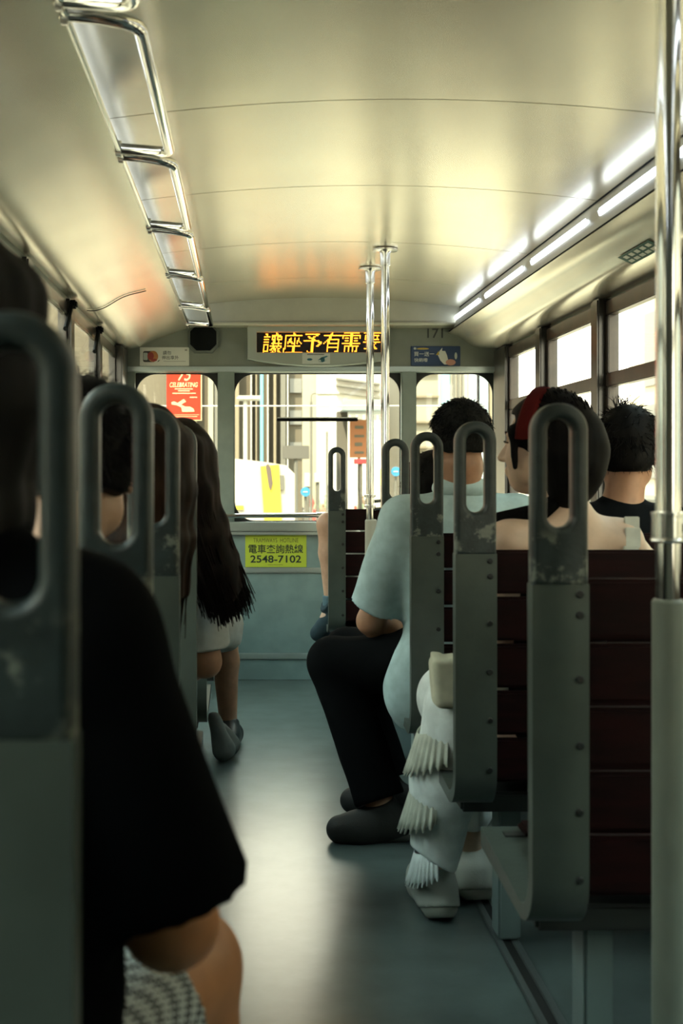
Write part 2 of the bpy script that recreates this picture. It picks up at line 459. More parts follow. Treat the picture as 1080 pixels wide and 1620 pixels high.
# side walls: solid below, sill, pillars, rails, header
def side_wall(name, x, inward):
    t = .05*(-inward); mb = MB()
    mb.bb(x, x+t, YB, YF, 0, .80, .004)
    mb.bb(x, x+t, YB, YF, 1.70, 2.04, .004)
    mb.bb(x, x+t, YB, .12, .78, 1.72, .004)  # unseen rear stretch, closed solid to keep window light off the foreground
    return struct(mb, name, wall_m)
wl = side_wall('wall_left', XL, 1); wr = side_wall('wall_right', XR, -1)
mb = MB()
for y0 in [4.43+.86*i for i in range(-7, 3)]:
    pass
pill = [-1.6+.862*i for i in range(0, 10)]     # pillar centres along the car: ... 4.43, 5.29, 6.15
pill = [4.43+.862*(i-5) for i in range(0, 7)]+[6.13]
for sx, x, frame_mat in ((1, XL, dark_frame), (-1, XR, dark_frame)):
    mb = MB()
    for p in pill[:-1]: mb.bb(x-.03*sx, x+(.02 if sx > 0 else .05)*sx, p-.045, p+.045, .80, 1.72, .006)
    mb.bb(x-.03*sx, x+.04*sx, 6.0, YF, .80, 1.72, .006)
    o = struct(mb, 'trim_1' if sx > 0 else 'trim_2', dark_frame)
    nwin = 0
    for a, b in zip(pill[:-1], pill[1:]):
        a2 = a+.05; b2 = min(b-.05, 6.0)
        nwin += 1
        mb = MB(); xi = x-.012*sx; xo = x+(.006 if sx > 0 else .022)*sx
        for z0, z1 in ((.80, .86), (1.395, 1.445), (1.655, 1.71)): mb.bb(xi, xo, a2, b2, z0, z1, .004)
        for y0, y1 in ((a2, a2+.035), (b2-.035, b2)): mb.bb(xi, xo, y0, y1, .86, 1.395, .003); mb.bb(xi, xo, y0, y1, 1.445, 1.655, .003)
        w = struct(mb, f'window_{nwin+(0 if sx > 0 else 20)}', brown_frame if sx < 0 else dark_frame)
        g = MB().bb(x+.003*sx, x+.007*sx, a2+.02, b2-.02, .84, 1.40, 0).bb(x+.003*sx, x+.007*sx, a2+.02, b2-.02, 1.44, 1.67, 0)
        pane = build(g, 'window_pane', glass, w, smooth=False); pane['kind'] = 'structure'

# unseen back wall, set close and windowless to darken the seat backs
v, fc = plate([rrect(XL-.05, XR+.05, 0, 2.04, 0)], .05)
o = mesh_obj('wall_back', [a+Vector((0, YB, 0)) for a in v], fc, wall_m, smooth=False); o['kind'] = 'structure'

# front wall: plate with three openings
wins = [(-.585, -.149), (-.066, .81), (.883, 1.30)]
ZB, ZT = .822, 1.606
loops = [rrect(XL-.05, XR+.05, 0, 2.04, 0)]+[rrect(a, b, ZB, ZT, .004, 2) for a, b in wins]
v, fc = plate(loops, .05)
front = mesh_obj('wall_front', [a+Vector((0, YF+.025, 0)) for a in v], fc, wall_m, smooth=False); front['kind'] = 'structure'
for i, (a, b) in enumerate(wins):
    v, fc = plate([rrect(a-.02, b+.02, ZB-.02, ZT+.02, 0), rrect(a+.004, b-.004, ZB+.006, ZT-.006, .105, 12)], .012)
    w = mesh_obj(f'window_{41+i}', [p+Vector((0, YF+.058, 0)) for p in v], fc, gasket, smooth=False); w['kind'] = 'structure'
    g = MB().bb(a-.01, b+.01, YF+.066, YF+.070, ZB-.01, ZT+.01, 0)
    pane = build(g, 'window_pane', glass, w, smooth=False); pane['kind'] = 'structure'
# painted layers over the front wall
mb = MB().bb(XL, XR, YF-.012, YF, 1.632, 2.0, .003); struct(mb, 'trim_3', upper_m)
mb = MB().bb(XL, XR, YF-.03, YF+.002, 1.608, 1.634, .006); struct(mb, 'trim_4', trim_m)
mb = MB()
for a, b in ((-.149, -.066), (.81, .883)): mb.bb(a-.002, b+.002, YF-.02, YF+.01, ZB-.01, 1.61, .005)
mb.bb(XL, -.583, YF-.014, YF+.01, ZB-.01, 1.61, .004); struct(mb, 'trim_5', post_m)
mb = MB().bb(XL, XR, YF-.03, YF+.002, .775, .824, .006).bb(XL, XR, YF-.04, YF, .757, .772, .004); struct(mb, 'trim_6', trim_m)
mb = MB().bb(XL, XR, YF-.008, YF, .10, .757, .002); struct(mb, 'trim_7', low_m)
mb = MB().bb(XL, XR, YF-.02, YF, .557, .585, .005).bb(XL, XR, YF-.022, YF, .107, .14, .005); struct(mb, 'trim_8', trim_m)
mb = MB().bb(XL, XR, YF-.012, YF, 0, .107, .002); struct(mb, 'baseboard_front', low_m)
# header arch below the ceiling's end
pr = [(x, 1.835) for x in (-.36, 1.11)]+[(x, cz(x)+.01) for x in xs[::-1]]
mb = MB().extrude_y(pr, 6.12, 6.27); mb.tube([(-.36, 6.115, 1.842), (1.11, 6.115, 1.842)], .010, 10); struct(mb, 'trim_9', M('header_cream', (.50, .49, .38), .4, metal=.2, var=.04))

# ceiling ducts along both sides, with their light fascias
def smooth_prof(pts, n=6):
    P = [Vector((a[0], a[1], 0)) for a in pts]; out = []
    for i in range(len(P)-1):
        p0 = P[max(i-1, 0)]; p1 = P[i]; p2 = P[i+1]; p3 = P[min(i+2, len(P)-1)]
        for k in range(n):
            t = k/n
            q = .5*((2*p1)+(p2-p0)*t+(2*p0-5*p1+4*p2-p3)*t*t+(3*p1-p0-3*p2+p3)*t**3); out.append((q.x, q.y))
    out.append((P[-1].x, P[-1].y)); return out
dr = smooth_prof([(1.045, 1.808), (1.10, 1.79), (1.15, 1.756), (1.19, 1.735), (1.26, 1.727), (1.328, 1.724)])
r_root = empty('air_duct', (1.19, 2.2, 1.73), 'polished cream metal air duct with a wavy underside above the right-hand windows', 'air duct')
build(MB().extrude_y(dr+[(1.328, 2.0), (1.115, 2.0), (1.066, 1.815)], YB+.03, 6.262), 'duct_cover', duct_m, r_root)
fr_prof = [(1.088, 1.93), (1.050, 1.814), (1.058, 1.812), (1.10, 1.93)]
build(MB().extrude_y(fr_prof, YB+.03, 6.11), 'light_fascia', fascia_m, r_root)
build(MB().tube([(1.0855, YB+.03, 1.925), (1.0855, 6.11, 1.925)], .004, 6).tube([(1.046, YB+.03, 1.811), (1.046, 6.2, 1.811)], .0035, 6), 'black_seam_strip', black_m, r_root)  # black lines along the upper and lower fascia seams
dl = smooth_prof([(-.298, 1.838), (-.34, 1.822), (-.40, 1.80), (-.48, 1.772), (-.56, 1.735), (-.61, 1.722), (-.658, 1.728)])
l_root = empty('air_duct', (-.48, 2.2, 1.73), 'polished metal air duct bulging above the windows on the handrail side', 'air duct')
build(MB().extrude_y(dl+[(-.658, 2.0), (-.375, 2.0), (-.352, 1.84)], YB+.03, 6.262), 'duct_cover', duct_m, l_root)
build(MB().extrude_y([(-.362, 1.93), (-.345, 1.848), (-.30, 1.843), (-.30, 1.836), (-.352, 1.84), (-.372, 1.93)], YB+.03, 6.11), 'light_fascia', fascia_m, l_root)
build(MB().tube([(-.2975, YB+.03, 1.84), (-.2975, 6.262, 1.84)], .006, 8), 'edge_bead', chrome_soft, l_root)
order = ['nearest the LED sign', 'second from the LED sign', 'third from the LED sign', 'fourth from the LED sign', 'fifth from the LED sign', 'sixth from the LED sign', 'seventh from the LED sign', 'last, farthest from the LED sign']
for i, y0 in enumerate([5.49, 4.625, 3.76, 2.895, 2.03, 1.165, .30, -.565]):
    for sx in (1, -1):
        c0 = Vector((1.066, y0+.365, 1.868)) if sx > 0 else Vector((-.343, y0+.365, 1.893))
        rot = Matrix.Rotation(math.radians(-18 if sx > 0 else 12), 3, 'Y')
        mb = MB().box(c0, (.014, .73, .028 if sx > 0 else .024), .006, rot)
        o = build(mb, 'strip_light', led_strip, loc=c0)
        tag(o, f'glowing white strip light in the right fascia, {order[i]}' if sx > 0 else f'white strip light behind the handrails on the left, {order[i].split(",")[0]}', 'light', 'strip lights along the ceiling edges')
# exit sticker on the right duct
g = empty('exit_sticker', (1.175, 3.6, 1.74), 'small green sticker with white marks on the right ceiling duct behind the chrome pole', 'sticker')
def duct_pt(s, y): return Vector((1.15+.045*s, y, 1.754-.021*s-.0018))
def dquad(s0, s1, y0, y1, lift): 
    a = [duct_pt(s0, y0), duct_pt(s1, y0), duct_pt(s1, y1), duct_pt(s0, y1)]; n = Vector((-.42, 0, -.9))*lift
    t = Vector((-.42, 0, -.9))*.001
    vs = [p+n for p in a]+[p+n+t for p in a]; return vs, [(0, 1, 2, 3), (4, 7, 6, 5), (0, 4, 5, 1), (1, 5, 6, 2), (2, 6, 7, 3), (3, 7, 4, 0)]
mb = MB(); mb.add(*dquad(0, 1, 3.44, 3.72, .001)); build(mb, 'sticker_face', M('exit_green', (.01, .09, .06), .4), g, smooth=False)
mb = MB()
for k in range(5): mb.add(*dquad(.15, .42, 3.46+k*.05, 3.49+k*.05, .0022)); mb.add(*dquad(.58, .82, 3.465+k*.05, 3.50+k*.05, .0022))
build(mb, 'sticker_marks', white_m, g, smooth=False)
# loose wire on the left duct
pts = []
for t in range(25):
    x = -.625+.23*t/24; zz = np.interp(x, [a[0] for a in dl][::-1], [a[1] for a in dl][::-1]); pts.append((x, 4.70+.02*math.sin(t*.3), zz-.0045))
tag(build(MB().tube(pts, .002, 6), 'wire', black_m), 'thin dark wire running across the left ceiling duct', 'wire')

# ------------------------------------------------------------------ chrome grab rails on the left ceiling
rl = ['closest overhead, cut by the frame', 'second from the viewer, the longest in view', 'third from the viewer', 'fourth from the viewer', 'fifth from the viewer', 'last before the black speaker']
for i, (a, b) in enumerate([(1.10, 1.925), (1.985, 2.815), (2.875, 3.68), (3.74, 4.555), (4.615, 5.42), (5.48, 6.10)]):
    p = arc_path([(-.302, a, 1.846), (-.25, a, 1.842), (-.178, a+.012, 1.832), (-.178, b-.012, 1.832), (-.25, b, 1.842), (-.302, b, 1.846)], .035)
    mb = MB().tube(p, .0128, 14)
    r = empty('grab_rail', (-.302, (a+b)/2, 1.84), f'chrome overhead grab rail on the left ceiling, {rl[i]}', 'handrail', 'overhead grab rails')
    build(mb, 'rail', chrome, r)
    for y in (a, b): build(MB().tube([(-.306, y, 1.846), (-.294, y, 1.8455)], .019, 16), 'flange', chrome_soft, r)

# ------------------------------------------------------------------ things on the front wall
YW = YF-.012
# LED sign
s = empty('led_sign', (.372, YW, 1.64), 'grey destination display with glowing amber Chinese characters above the front window', 'display')
out = [(.008, 1.846), (.736, 1.846), (.736, 1.672)]+[(.736-.728*k/20, 1.672-.036*math.sin(PI*k/20)**.8) for k in range(1, 20)]+[(.008, 1.672)]
v, fc = plate([out, rrect(.048, .712, 1.698, 1.812, .003, 2)], .07, .004, 2)
mesh_obj('housing', [a+Vector((0, YW-.035, 0)) for a in v], fc, sign_grey, s)
build(MB().bb(.04, .72, YW-.03, YW-.01, 1.69, 1.82, 0), 'screen', display_m, s)
G = ["..........#.....,..##......##....,...#...#######..,.#####.###.####.,.......#.#.#..#.,.####..###.####.,........##..#...,.####...##..#...,.......########.,.####...#...#...,.#..#.#########.,.#..#...##.#..#.,.#..#..####.##..,.#..#.##.##.#...,.####...#.#.##..,.#.....###...##.",
     "........#.......,........##......,..#############.,..#.............,..#...#..#..#...,..#..##..#..#...,..#..##..#.##...,..#.####.#.#.#..,..#.#..###.#..#.,..#......#......,..#.##########..,..#.....##......,.##.....##......,.#......##......,.#......##......,.#.#############",
     "................,..###########...,..........##....,....##..##......,.....####.......,.......###......,.############...,.......##...###.,.......##....##.,.......##...##..,.......##..##...,.......##.......,.......##.......,.......##.......,....#..##.......,.....####.......",
     ".......#........,......##........,.##############.,.....##.........,.....##.........,....#########...,...###......#...,..#.##......#...,.#..#########...,....#.......#...,....#.......#...,....#########...,....#.......#...,....#.......#...,....#.....###...,................",
     ".############...,......##........,##############..,#.....##.....#..,#.###.##.###.#..,......##........,..###.##.###....,......##........,##############..,......##........,..###########...,..#..#..#..#....,..#..#..#..#....,..#..#..#..#....,..#..#..#.##....,................",
     ".#############..,.....#..#.......,..###########...,..#..#..#..#....,..#..#..#..#....,..###########...,......#.........,.#############..,.....#....#.....,....##...#......,....######......,.......####.....,..####....##....,................,................,................"]
pit = .0068; mb = MB(); cells = set()
for ci, gl in enumerate(G):
    for r_, row in enumerate(gl.split(',')):
        for c_, ch in enumerate(row):
            if ch == '#': cells.add((ci*15.2+c_, r_))
for (c_, r_) in cells:
    x = .084+c_*pit+(8-r_)*.0006; z = 1.8065-r_*pit
    if x > .708: continue
    mb.box((x, YW-.0312, z), (.0056, .002, .0058), 0)
d = build(mb, 'lit_characters', amber, s, smooth=False)
build(MB().bb(.287, .43, YW-.0725, YW-.07, 1.643, 1.697, 0), 'eye_sticker', M('eye_sticker_white', (.62, .66, .6), .5), s, smooth=False)
eye_m = M('eye_sticker_teal', (.04, .17, .2), .5)
mb = MB()
def flat_poly(mb, pts, y, t=.0012):
    n = len(pts); mb.add([(a, y, b) for a, b in pts]+[(a, y-t, b) for a, b in pts], [tuple(range(n)), tuple(range(n, 2*n))[::-1]]+[(i, (i+1) % n, n+(i+1) % n, n+i) for i in range(n)])
def ell(cx, cz_, rx, rz, n=20, rot=0): return [(cx+rx*math.cos(2*PI*k/n)*math.cos(rot)-rz*math.sin(2*PI*k/n)*math.sin(rot), cz_+rx*math.cos(2*PI*k/n)*math.sin(rot)+rz*math.sin(2*PI*k/n)*math.cos(rot)) for k in range(n)]
flat_poly(mb, ell(.325, .0+1.665, .014, .006), YW-.0727); flat_poly(mb, ell(.392, 1.664, .011, .011), YW-.0727)
flat_poly(mb, [(.366, 1.66), (.385, 1.676), (.412, 1.684), (.42, 1.681), (.395, 1.668)], YW-.0727); flat_poly(mb, [(.366, 1.655), (.392, 1.65), (.415, 1.662), (.392, 1.654)], YW-.0727)
build(mb, 'eye_picture', eye_m, s, smooth=False)
build(MB().bb(.312, .40, YW-.074, YW-.0725, 1.689, 1.692, 0), 'small_print', black_m, s, smooth=False)
# speaker
s = empty('loudspeaker', (-.225, YW, 1.72), 'black eight-cornered loudspeaker on the front wall under the overhead rails', 'speaker')
def octo(x0, x1, z0, z1, c): return [(x0+c, z0), (x1-c, z0), (x1, z0+c), (x1, z1-c), (x1-c, z1), (x0+c, z1), (x0, z1-c), (x0, z0+c)]
v, fc = plate([octo(-.300, -.150, 1.708, 1.845, .03)], .03, .005); mesh_obj('housing', [a+Vector((0, YW-.015, 0)) for a in v], fc, M('speaker_housing', (.12, .135, .115), .5), s)
v, fc = plate([octo(-.289, -.161, 1.719, 1.842, .03)], .02, .004); mesh_obj('grille', [a+Vector((0, YW-.032, 0)) for a in v], fc, black_m, s)
# white notice
s = empty('notice', (-.43, YW, 1.63), 'white notice with a red and yellow picture beside the black loudspeaker', 'sign')
build(MB().bb(-.557, -.300, YW-.006, YW, 1.637, 1.735, .002), 'board', white_m, s)
ya = YW-.0062
mb = MB(); flat_poly(mb, rrect(-.54, -.478, 1.657, 1.715, .01), ya); flat_poly(mb, [(-.466, 1.657), (-.456, 1.662), (-.452, 1.67), (-.462, 1.664)], ya); build(mb, 'tram_picture', M('print_dark', (.03, .025, .02), .5), s, smooth=False)
mb = MB(); flat_poly(mb, rrect(-.538, -.516, 1.668, 1.706, .004), ya-.001); build(mb, 'tram_windows', M('print_pale', (.5, .55, .5), .5), s, smooth=False)
mb = MB(); flat_poly(mb, ell(-.488, 1.687, .027, .029), ya-.001); build(mb, 'round_picture', M('print_orange', (.5, .2, .06), .5), s, smooth=False)
mb = MB(); flat_poly(mb, ell(-.500, 1.689, .017, .02), ya-.002); flat_poly(mb, ell(-.483, 1.668, .016, .007), ya-.002); build(mb, 'red_figure', M('print_red', (.32, .04, .03), .5), s, smooth=False)
dk = M('print_black', (.02, .025, .022), .6)
text('請勿', .022, (-.415, ya, 1.706), dk, s); text('伸出車外', .022, (-.398, ya, 1.681), dk, s)
mb = MB().bb(-.433, -.318, ya-.001, ya, 1.6605, 1.6625, 0).bb(-.322, -.31, ya-.001, ya, 1.716, 1.724, 0); build(mb, 'small_print', M('print_grey', (.3, .3, .26), .6), s, smooth=False)
# number 171
s = empty('car_number', (.98, YW, 1.79), 'dark car number 171 on the front wall above the blue notice', 'number')
text('171', .07, (.983, YW-.001, 1.808), M('number_dark', (.035, .04, .035), .5), s, width=.082, bold=.0006)
# blue notice
s = empty('notice', (.985, YW, 1.64), 'dark blue notice with a white bird picture below the number 171', 'sign')
build(MB().bb(.856, 1.114, YW-.006, YW, 1.637, 1.741, .002), 'board', M('notice_blue', (.012, .04, .11), .4), s)
mb = MB(); flat_poly(mb, [(.996, 1.695), (1.006, 1.716), (1.02, 1.733), (1.018, 1.716), (1.035, 1.715), (1.045, 1.69), (1.05, 1.668), (1.06, 1.645), (1.03, 1.645), (1.01, 1.665)], ya); build(mb, 'bird_shape', white_m, s, smooth=False)
mb = MB(); flat_poly(mb, [(.986, 1.694), (1.0, 1.715), (1.004, 1.695)], ya-.001); build(mb, 'beak_print', M('print_yellow', (.5, .36, .05), .5), s, smooth=False); mb = MB(); flat_poly(mb, ell(.918, 1.727, .032, .005), ya); build(mb, 'yellow_print', MATS['print_yellow'], s, smooth=False)
mb = MB(); flat_poly(mb, ell(1.063, 1.656, .026, .016), ya-.001); build(mb, 'pink_print', M('print_pink', (.55, .27, .2), .5), s, smooth=False)
mb = MB(); flat_poly(mb, ell(1.09, 1.69, .007, .018), ya-.001); build(mb, 'pale_print', M('print_pale', (.5, .55, .5), .5), s, smooth=False); mb = MB(); flat_poly(mb, ell(.877, 1.728, .007, .006), ya-.001); build(mb, 'pale_print', M('print_pale', (.5, .55, .5), .5), s, smooth=False)
text('買一送一', .026, (.925, ya, 1.700), white_m, s, width=.105); text('快啲嚟', .022, (.908, ya, 1.668), white_m, s, width=.07)
# yellow hotline sticker
s = empty('hotline_sticker', (.15, YF-.008, .588), 'yellow-green tramways hotline sticker 2548-7102 on the wall below the front window', 'sticker')
ys = YF-.008
build(MB().bb(-.007, .312, ys-.003, ys, .5875, .758, .001), 'sticker_face', M('sticker_yellow', (.50, .62, .05), .5), s)
text('TRAMWAYS  HOTLINE', .032, (.152, ys-.0035, .728), M('sticker_olive', (.12, .14, .03), .6), s, width=.235)
text('電車查詢熱線', .05, (.152, ys-.0035, .683), M('sticker_ink', (.012, .03, .022), .6), s, width=.285, bold=.0005)
text('2548-7102', .052, (.152, ys-.0035, .630), MATS['sticker_ink'], s, width=.265, bold=.0009)
build(MB().bb(.11, .19, ys-.0042, ys-.003, .5985, .6005, 0), 'small_print', MATS['sticker_olive'], s, smooth=False)
# red poster stuck on the left front window
s = empty('poster', (-.33, YF+.06, 1.355), 'red CELEBRATING poster on the front window beside the grey seat handles', 'poster')
yp = YF+.0655
def paper(name, col):
    m = bpy.data.materials.new(name); m.use_nodes = True; nt = m.node_tree; nt.nodes.remove(nt.nodes['Principled BSDF'])
    a = nt.nodes.new('ShaderNodeBsdfDiffuse'); b = nt.nodes.new('ShaderNodeBsdfTranslucent'); x = nt.nodes.new('ShaderNodeMixShader'); x.inputs[0].default_value = .78
    for q in (a, b): q.inputs['Color'].default_value = (*col, 1)
    nt.links.new(a.outputs[0], x.inputs[1]); nt.links.new(b.outputs[0], x.inputs[2]); nt.links.new(x.outputs[0], nt.nodes['Material Output'].inputs[0]); return m
build(MB().bb(-.423, -.236, yp-.0012, yp-.0006, 1.355, 1.62, 0), 'paper', paper('poster_cream', (.95, .82, .6)), s, smooth=False)
cutter = MB()
def cut_text(body, size, c, width, shear):
    v, fc = text_mesh(body, size, .01, width, shear, .0008); cutter.add([Vector((a.x, -a.z, a.y))+Vector(c) for a in v], fc)
cut_text('75', .09, (-.325, yp-.003, 1.598), .075, .35); cut_text('CELEBRATING', .035, (-.332, yp-.003, 1.545), .15, .25)
for x0, x1, z in ((-.38, -.284, 1.520), (-.362, -.30, 1.510), (-.392, -.268, 1.497), (-.30, -.262, 1.476)): cutter.bb(x0, x1, yp-.008, yp+.002, z, z+.0055, 0)
cutter.bb(-.41, -.25, yp-.008, yp+.002, 1.386, 1.388, 0); cutter.bb(-.38, -.26, yp-.008, yp+.002, 1.376, 1.379, 0)
flat_poly(cutter, [(-.398, 1.452), (-.385, 1.458), (-.365, 1.45), (-.345, 1.462), (-.332, 1.47), (-.318, 1.455), (-.33, 1.45), (-.345, 1.44), (-.325, 1.43), (-.30, 1.43), (-.28, 1.42), (-.275, 1.402), (-.34, 1.402), (-.345, 1.425), (-.37, 1.437), (-.395, 1.44)], yp+.002, .01)
red = build(MB().bb(-.423, -.242, yp-.0040, yp-.0026, 1.36, 1.62, 0), 'red_print', paper('poster_red', (.95, .38, .36)), s, smooth=False)
cut = build(cutter, 'cutter', None, s, smooth=False)
md = red.modifiers.new('cut', 'BOOLEAN'); md.operation = 'DIFFERENCE'; md.solver = 'EXACT'; md.use_self = True; md.object = cut
dg = bpy.context.evaluated_depsgraph_get(); dg.update()
me = bpy.data.meshes.new_from_object(red.evaluated_get(dg)); red.modifiers.clear(); red.data = me
bpy.data.objects.remove(cut)
# black bar on the front window
s = empty('window_bar', (.37, YF+.05, 1.36), 'black horizontal bar with a white upper edge across the middle of the front window', 'window bar')
build(MB().bb(.158, .588, YF+.048, YF+.066, 1.352, 1.368, .004), 'bar', black_m, s)
build(MB().bb(.163, .588, YF+.050, YF+.066, 1.3685, 1.373, .001), 'upper_edge', M('bar_white', (.8, .8, .76), .4), s)

# ------------------------------------------------------------------ poles and bars
p = empty('grab_pole', (.596, 1.7, 0), 'thick chrome pole with a grey lower sleeve standing nearest at the right', 'pole')
build(MB().cyl((.596, 1.7, .90), (.596, 1.7, 1.945), .0172, 28), 'chrome_tube', chrome, p)
build(MB().tube([(.596, 1.7, .0), (.596, 1.7, .905), (.596, 1.7, .909)], [.0222, .0222, .019], 28), 'lower_sleeve', sleeve_m, p)
cl = build(MB().lathe((.596, 1.7, .988), [(.0178, 0), (.0235, .001), (.0245, .004), (.0235, .007), (.0225, .008), (.0225, .038), (.0235, .039), (.0235, .043), (.0178, .045)], 28), 'clamp', chrome_soft, p)
build(MB().cyl((.612, 1.70, 1.010), (.655, 1.70, 1.010), .013, 18), 'clamp_socket', chrome_soft, cl)
build(MB().cyl((.625, 1.682, 1.010), (.625, 1.689, 1.010), .007, 14), 'clamp_screw', black_m, cl)
for nm, X, Y, zt, lab, sl in (('grab_pole', .534, 5.2, cz(.534), 'slim chrome pole in front of the LED sign, the farther one with a pale sleeve', True), ('grab_pole', .5475, 4.75, cz(.5475), 'nearer of the two slim chrome poles beside the LED sign', False)):
    p = empty(nm, (X, Y, .35), lab, 'pole', 'slim ceiling poles')
    build(MB().cyl((X, Y, .35), (X, Y, zt-.02), .0165, 20), 'chrome_tube', chrome, p)
    build(MB().lathe((X, Y, zt-.07), [(.017, 0), (.0205, .002), (.0205, .05), (.024, .058), (.05, .060), (.05, .067)], 24), 'ceiling_flange', chrome_soft, p)
    if sl:
        build(MB().tube([(X+.004, Y, .35), (X+.004, Y, .875), (X+.004, Y, .88)], [.026, .026, .022], 20), 'lower_sleeve', M('sleeve_pale', (.5, .5, .42), .45), p)
        build(MB().lathe((X, Y, .93), [(.018, 0), (.025, .002), (.025, .012), (.018, .014)], 20), 'clamp_ring', chrome_soft, p)
        build(MB().lathe((X, Y, .975), [(.018, 0), (.025, .002), (.025, .012), (.018, .014)], 20), 'clamp_ring', chrome_soft, p)
h = empty('guard_rail', (.9, 5.2, .95), 'thin chrome guard rails running from the slim pole behind the fourth handle loop', 'handrail')
for z, r in ((.958, .008), (.925, .007)):
    build(MB().tube(arc_path([(.552, 5.2, z), (.7, 5.18, z+.012), (1.0, 5.16, z+.004), (1.325, 5.16, z)], .1), r, 10), 'rail', chrome, h)
h = empty('window_rail', (-.1, 6.2, .85), 'chrome rail across the bottom of the front window with a bent support', 'handrail')
build(MB().tube([(-.655, 6.2, .855), (.55, 6.2, .862)], .0115, 14), 'rail', chrome, h)
build(MB().tube(arc_path([(.387, 6.2, .852), (.387, 6.2, .775), (.387, 6.262, .745)], .04), .010, 12), 'support', chrome, h)
build(MB().tube([(.362, 6.2, .86), (.412, 6.2, .861)], .0165, 16), 'joint', chrome_soft, h)
# floor track on the right
tr = MB().bb(.575, .592, -.8, 6.0, 0, .006, .002).bb(.612, .63, -.8, 6.0, 0, .006, .002); struct(tr, 'trim_10', M('track_metal', (.25, .28, .27), .35, metal=.7))
struct(MB().bb(.5925, .6115, -.8, 6.0, 0, .003, 0), 'trim_11', gasket)
# equipment box under the far right seats
bx = empty('locker_box', (.9, 4.9, 0), 'pale blue-grey floor box under the far right seats that carries the slim poles', 'box')
build(MB().bb(.49, 1.325, 4.52, 5.3, 0, .345, .012), 'body', M('box_paint', (.30, .42, .43), .4, var=.05), bx)
build(MB().bb(.484, 1.325, 4.515, 5.305, .338, .352, .004), 'lid', trim_m, bx)

# hopper window stays at the left
for i, (y, lab) in enumerate(((4.4, 'black window stay slanting at the left windows beside the nearest head'), (5.2, 'black window stay slanting at the left windows farther forward'))):
    s = empty('window_stay', (XL+.04, y, 1.68), lab, 'window stay', 'slanting window stays')
    build(MB().tube([(XL+.02, y, 1.70), (XL+.03, y-.22, 1.585)], .009, 8), 'arm', black_m, s)
    build(MB().box((XL+.025, y, 1.70), (.03, .04, .03), .006), 'bracket', black_m, s)

# ------------------------------------------------------------------ seats
def arcpts(cx, cy, r, a0, a1, n=8): return [(cx+r*math.cos(a0+(a1-a0)*k/n), cy+r*math.sin(a0+(a1-a0)*k/n)) for k in range(n+1)]
def make_seat(x0, x1, sgn, hs=1.0, n_leg=1):
    """seat whose aisle-side frame spans x0..x0+sgn*.09 ; slats run to x1 ; back plane at y=0, pan forward (+y)"""
    r = empty('tram_seat', (0, 0, 0), 'seat', 'seat')
    W = .09*hs; zb, zt = .352, .91; t = .036; R = .085; ln = .42
    outer = [(0, zt)]+arcpts(R, zb+R, R, PI, 1.5*PI)+[(ln, zb+.015)]
    inner = [(ln, zb+.015+t)]+arcpts(R+.002, zb+R+.0, R-t+.01, 1.5*PI, PI)+[(t, zt)]
    def frame(xa, xb): return MB().extrude_x(outer+inner, min(xa, xb), max(xa, xb))
    def bevelled(mb, w):
        bm = bmesh.new(); vs = [bm.verts.new(v) for v in mb.v]
        for f_ in mb.f: bm.faces.new([vs[i] for i in f_])
        es = [e for e in bm.edges if len(e.link_faces) == 2 and e.calc_face_angle(0) > .7]
        bmesh.ops.bevel(bm, geom=es, offset=w, segments=3, affect='EDGES'); m2 = MB().bm(bm); bm.free(); return m2
    fr = build(bevelled(frame(x0, x0+sgn*W), .007), 'side_frame', seat_m, r)
    xb = x0+sgn*W*.83
    for z in (.895, .862, .76, .655, .55, .442):
        build(MB().tube([(xb, .004, z), (xb, -.003, z), (xb, -.0045, z)], [.0062, .0062, .0045], 12), 'bolt', bolt_m, fr)
    # handle loop
    bv = .010; a, b = min(x0, x0+sgn*W), max(x0, x0+sgn*W); wo = (b-a)
    lp = rrect(a+bv, b-bv, zt-.005+bv, 1.198-bv, (wo/2-bv)*.98, 10)
    lo_ = [(a+bv, zt-.005+bv), (b-bv, zt-.005+bv)]
    top = [q for q in lp if q[1] > 1.05]; top.sort(key=lambda q: -math.atan2(q[1]-1.1, q[0]-(a+b)/2))
    oloop = [(b-bv, zt-.005+bv), (b-bv, 1.05)]+[q for q in sorted(top, key=lambda q: math.atan2(q[1]-1.1, q[0]-(a+b)/2))]+[(a+bv, 1.05), (a+bv, zt-.005+bv)]
    iw = wo-.05*hs
    iloop = rrect((a+b)/2-iw/2-bv, (a+b)/2+iw/2+bv, 1.0-bv, 1.173+bv, iw/2+bv-.0005, 10)
    v, fc = plate([oloop, iloop], .036, bv, 4)
    mesh_obj('grab_handle', [q+Vector((0, .018, 0)) for q in v], fc, handle_m, r)
    # wall-side frame
    build(bevelled(frame(x1-sgn*.05, x1), .006), 'side_frame', seat_m, r)
    # back slats
    xa, xe = x0+sgn*(W-.022), x1-sgn*.03
    for k in range(5):
        z1 = .918-.1025*k; build(MB().bb(xa, xe, .012 if k else .01, .03, z1-.0955, z1, .006), 'back_slat', slat_m, r)
    for k in range(4):
        y0 = .085+.083*k; build(MB().bb(xa, xe, y0, y0+.076, zb+.05, zb+.068, .006), 'seat_slat', slat_m, r)
    build(MB().bb(x0+sgn*.03, xe, .10, .38, zb-.03, zb+.015, .006).bb(x0+sgn*.03, xe, .36, .40, zb-.02, zb+.05, .006), 'under_frame', under_m, r)
    for lx in ([x0+sgn*.155] if n_leg == 1 else [x0+sgn*.155, x1-sgn*.12]):
        build(MB().bb(lx-.026, lx+.026, .17, .25, 0.006, zb-.03, .006), 'leg', leg_m, r)
    return r

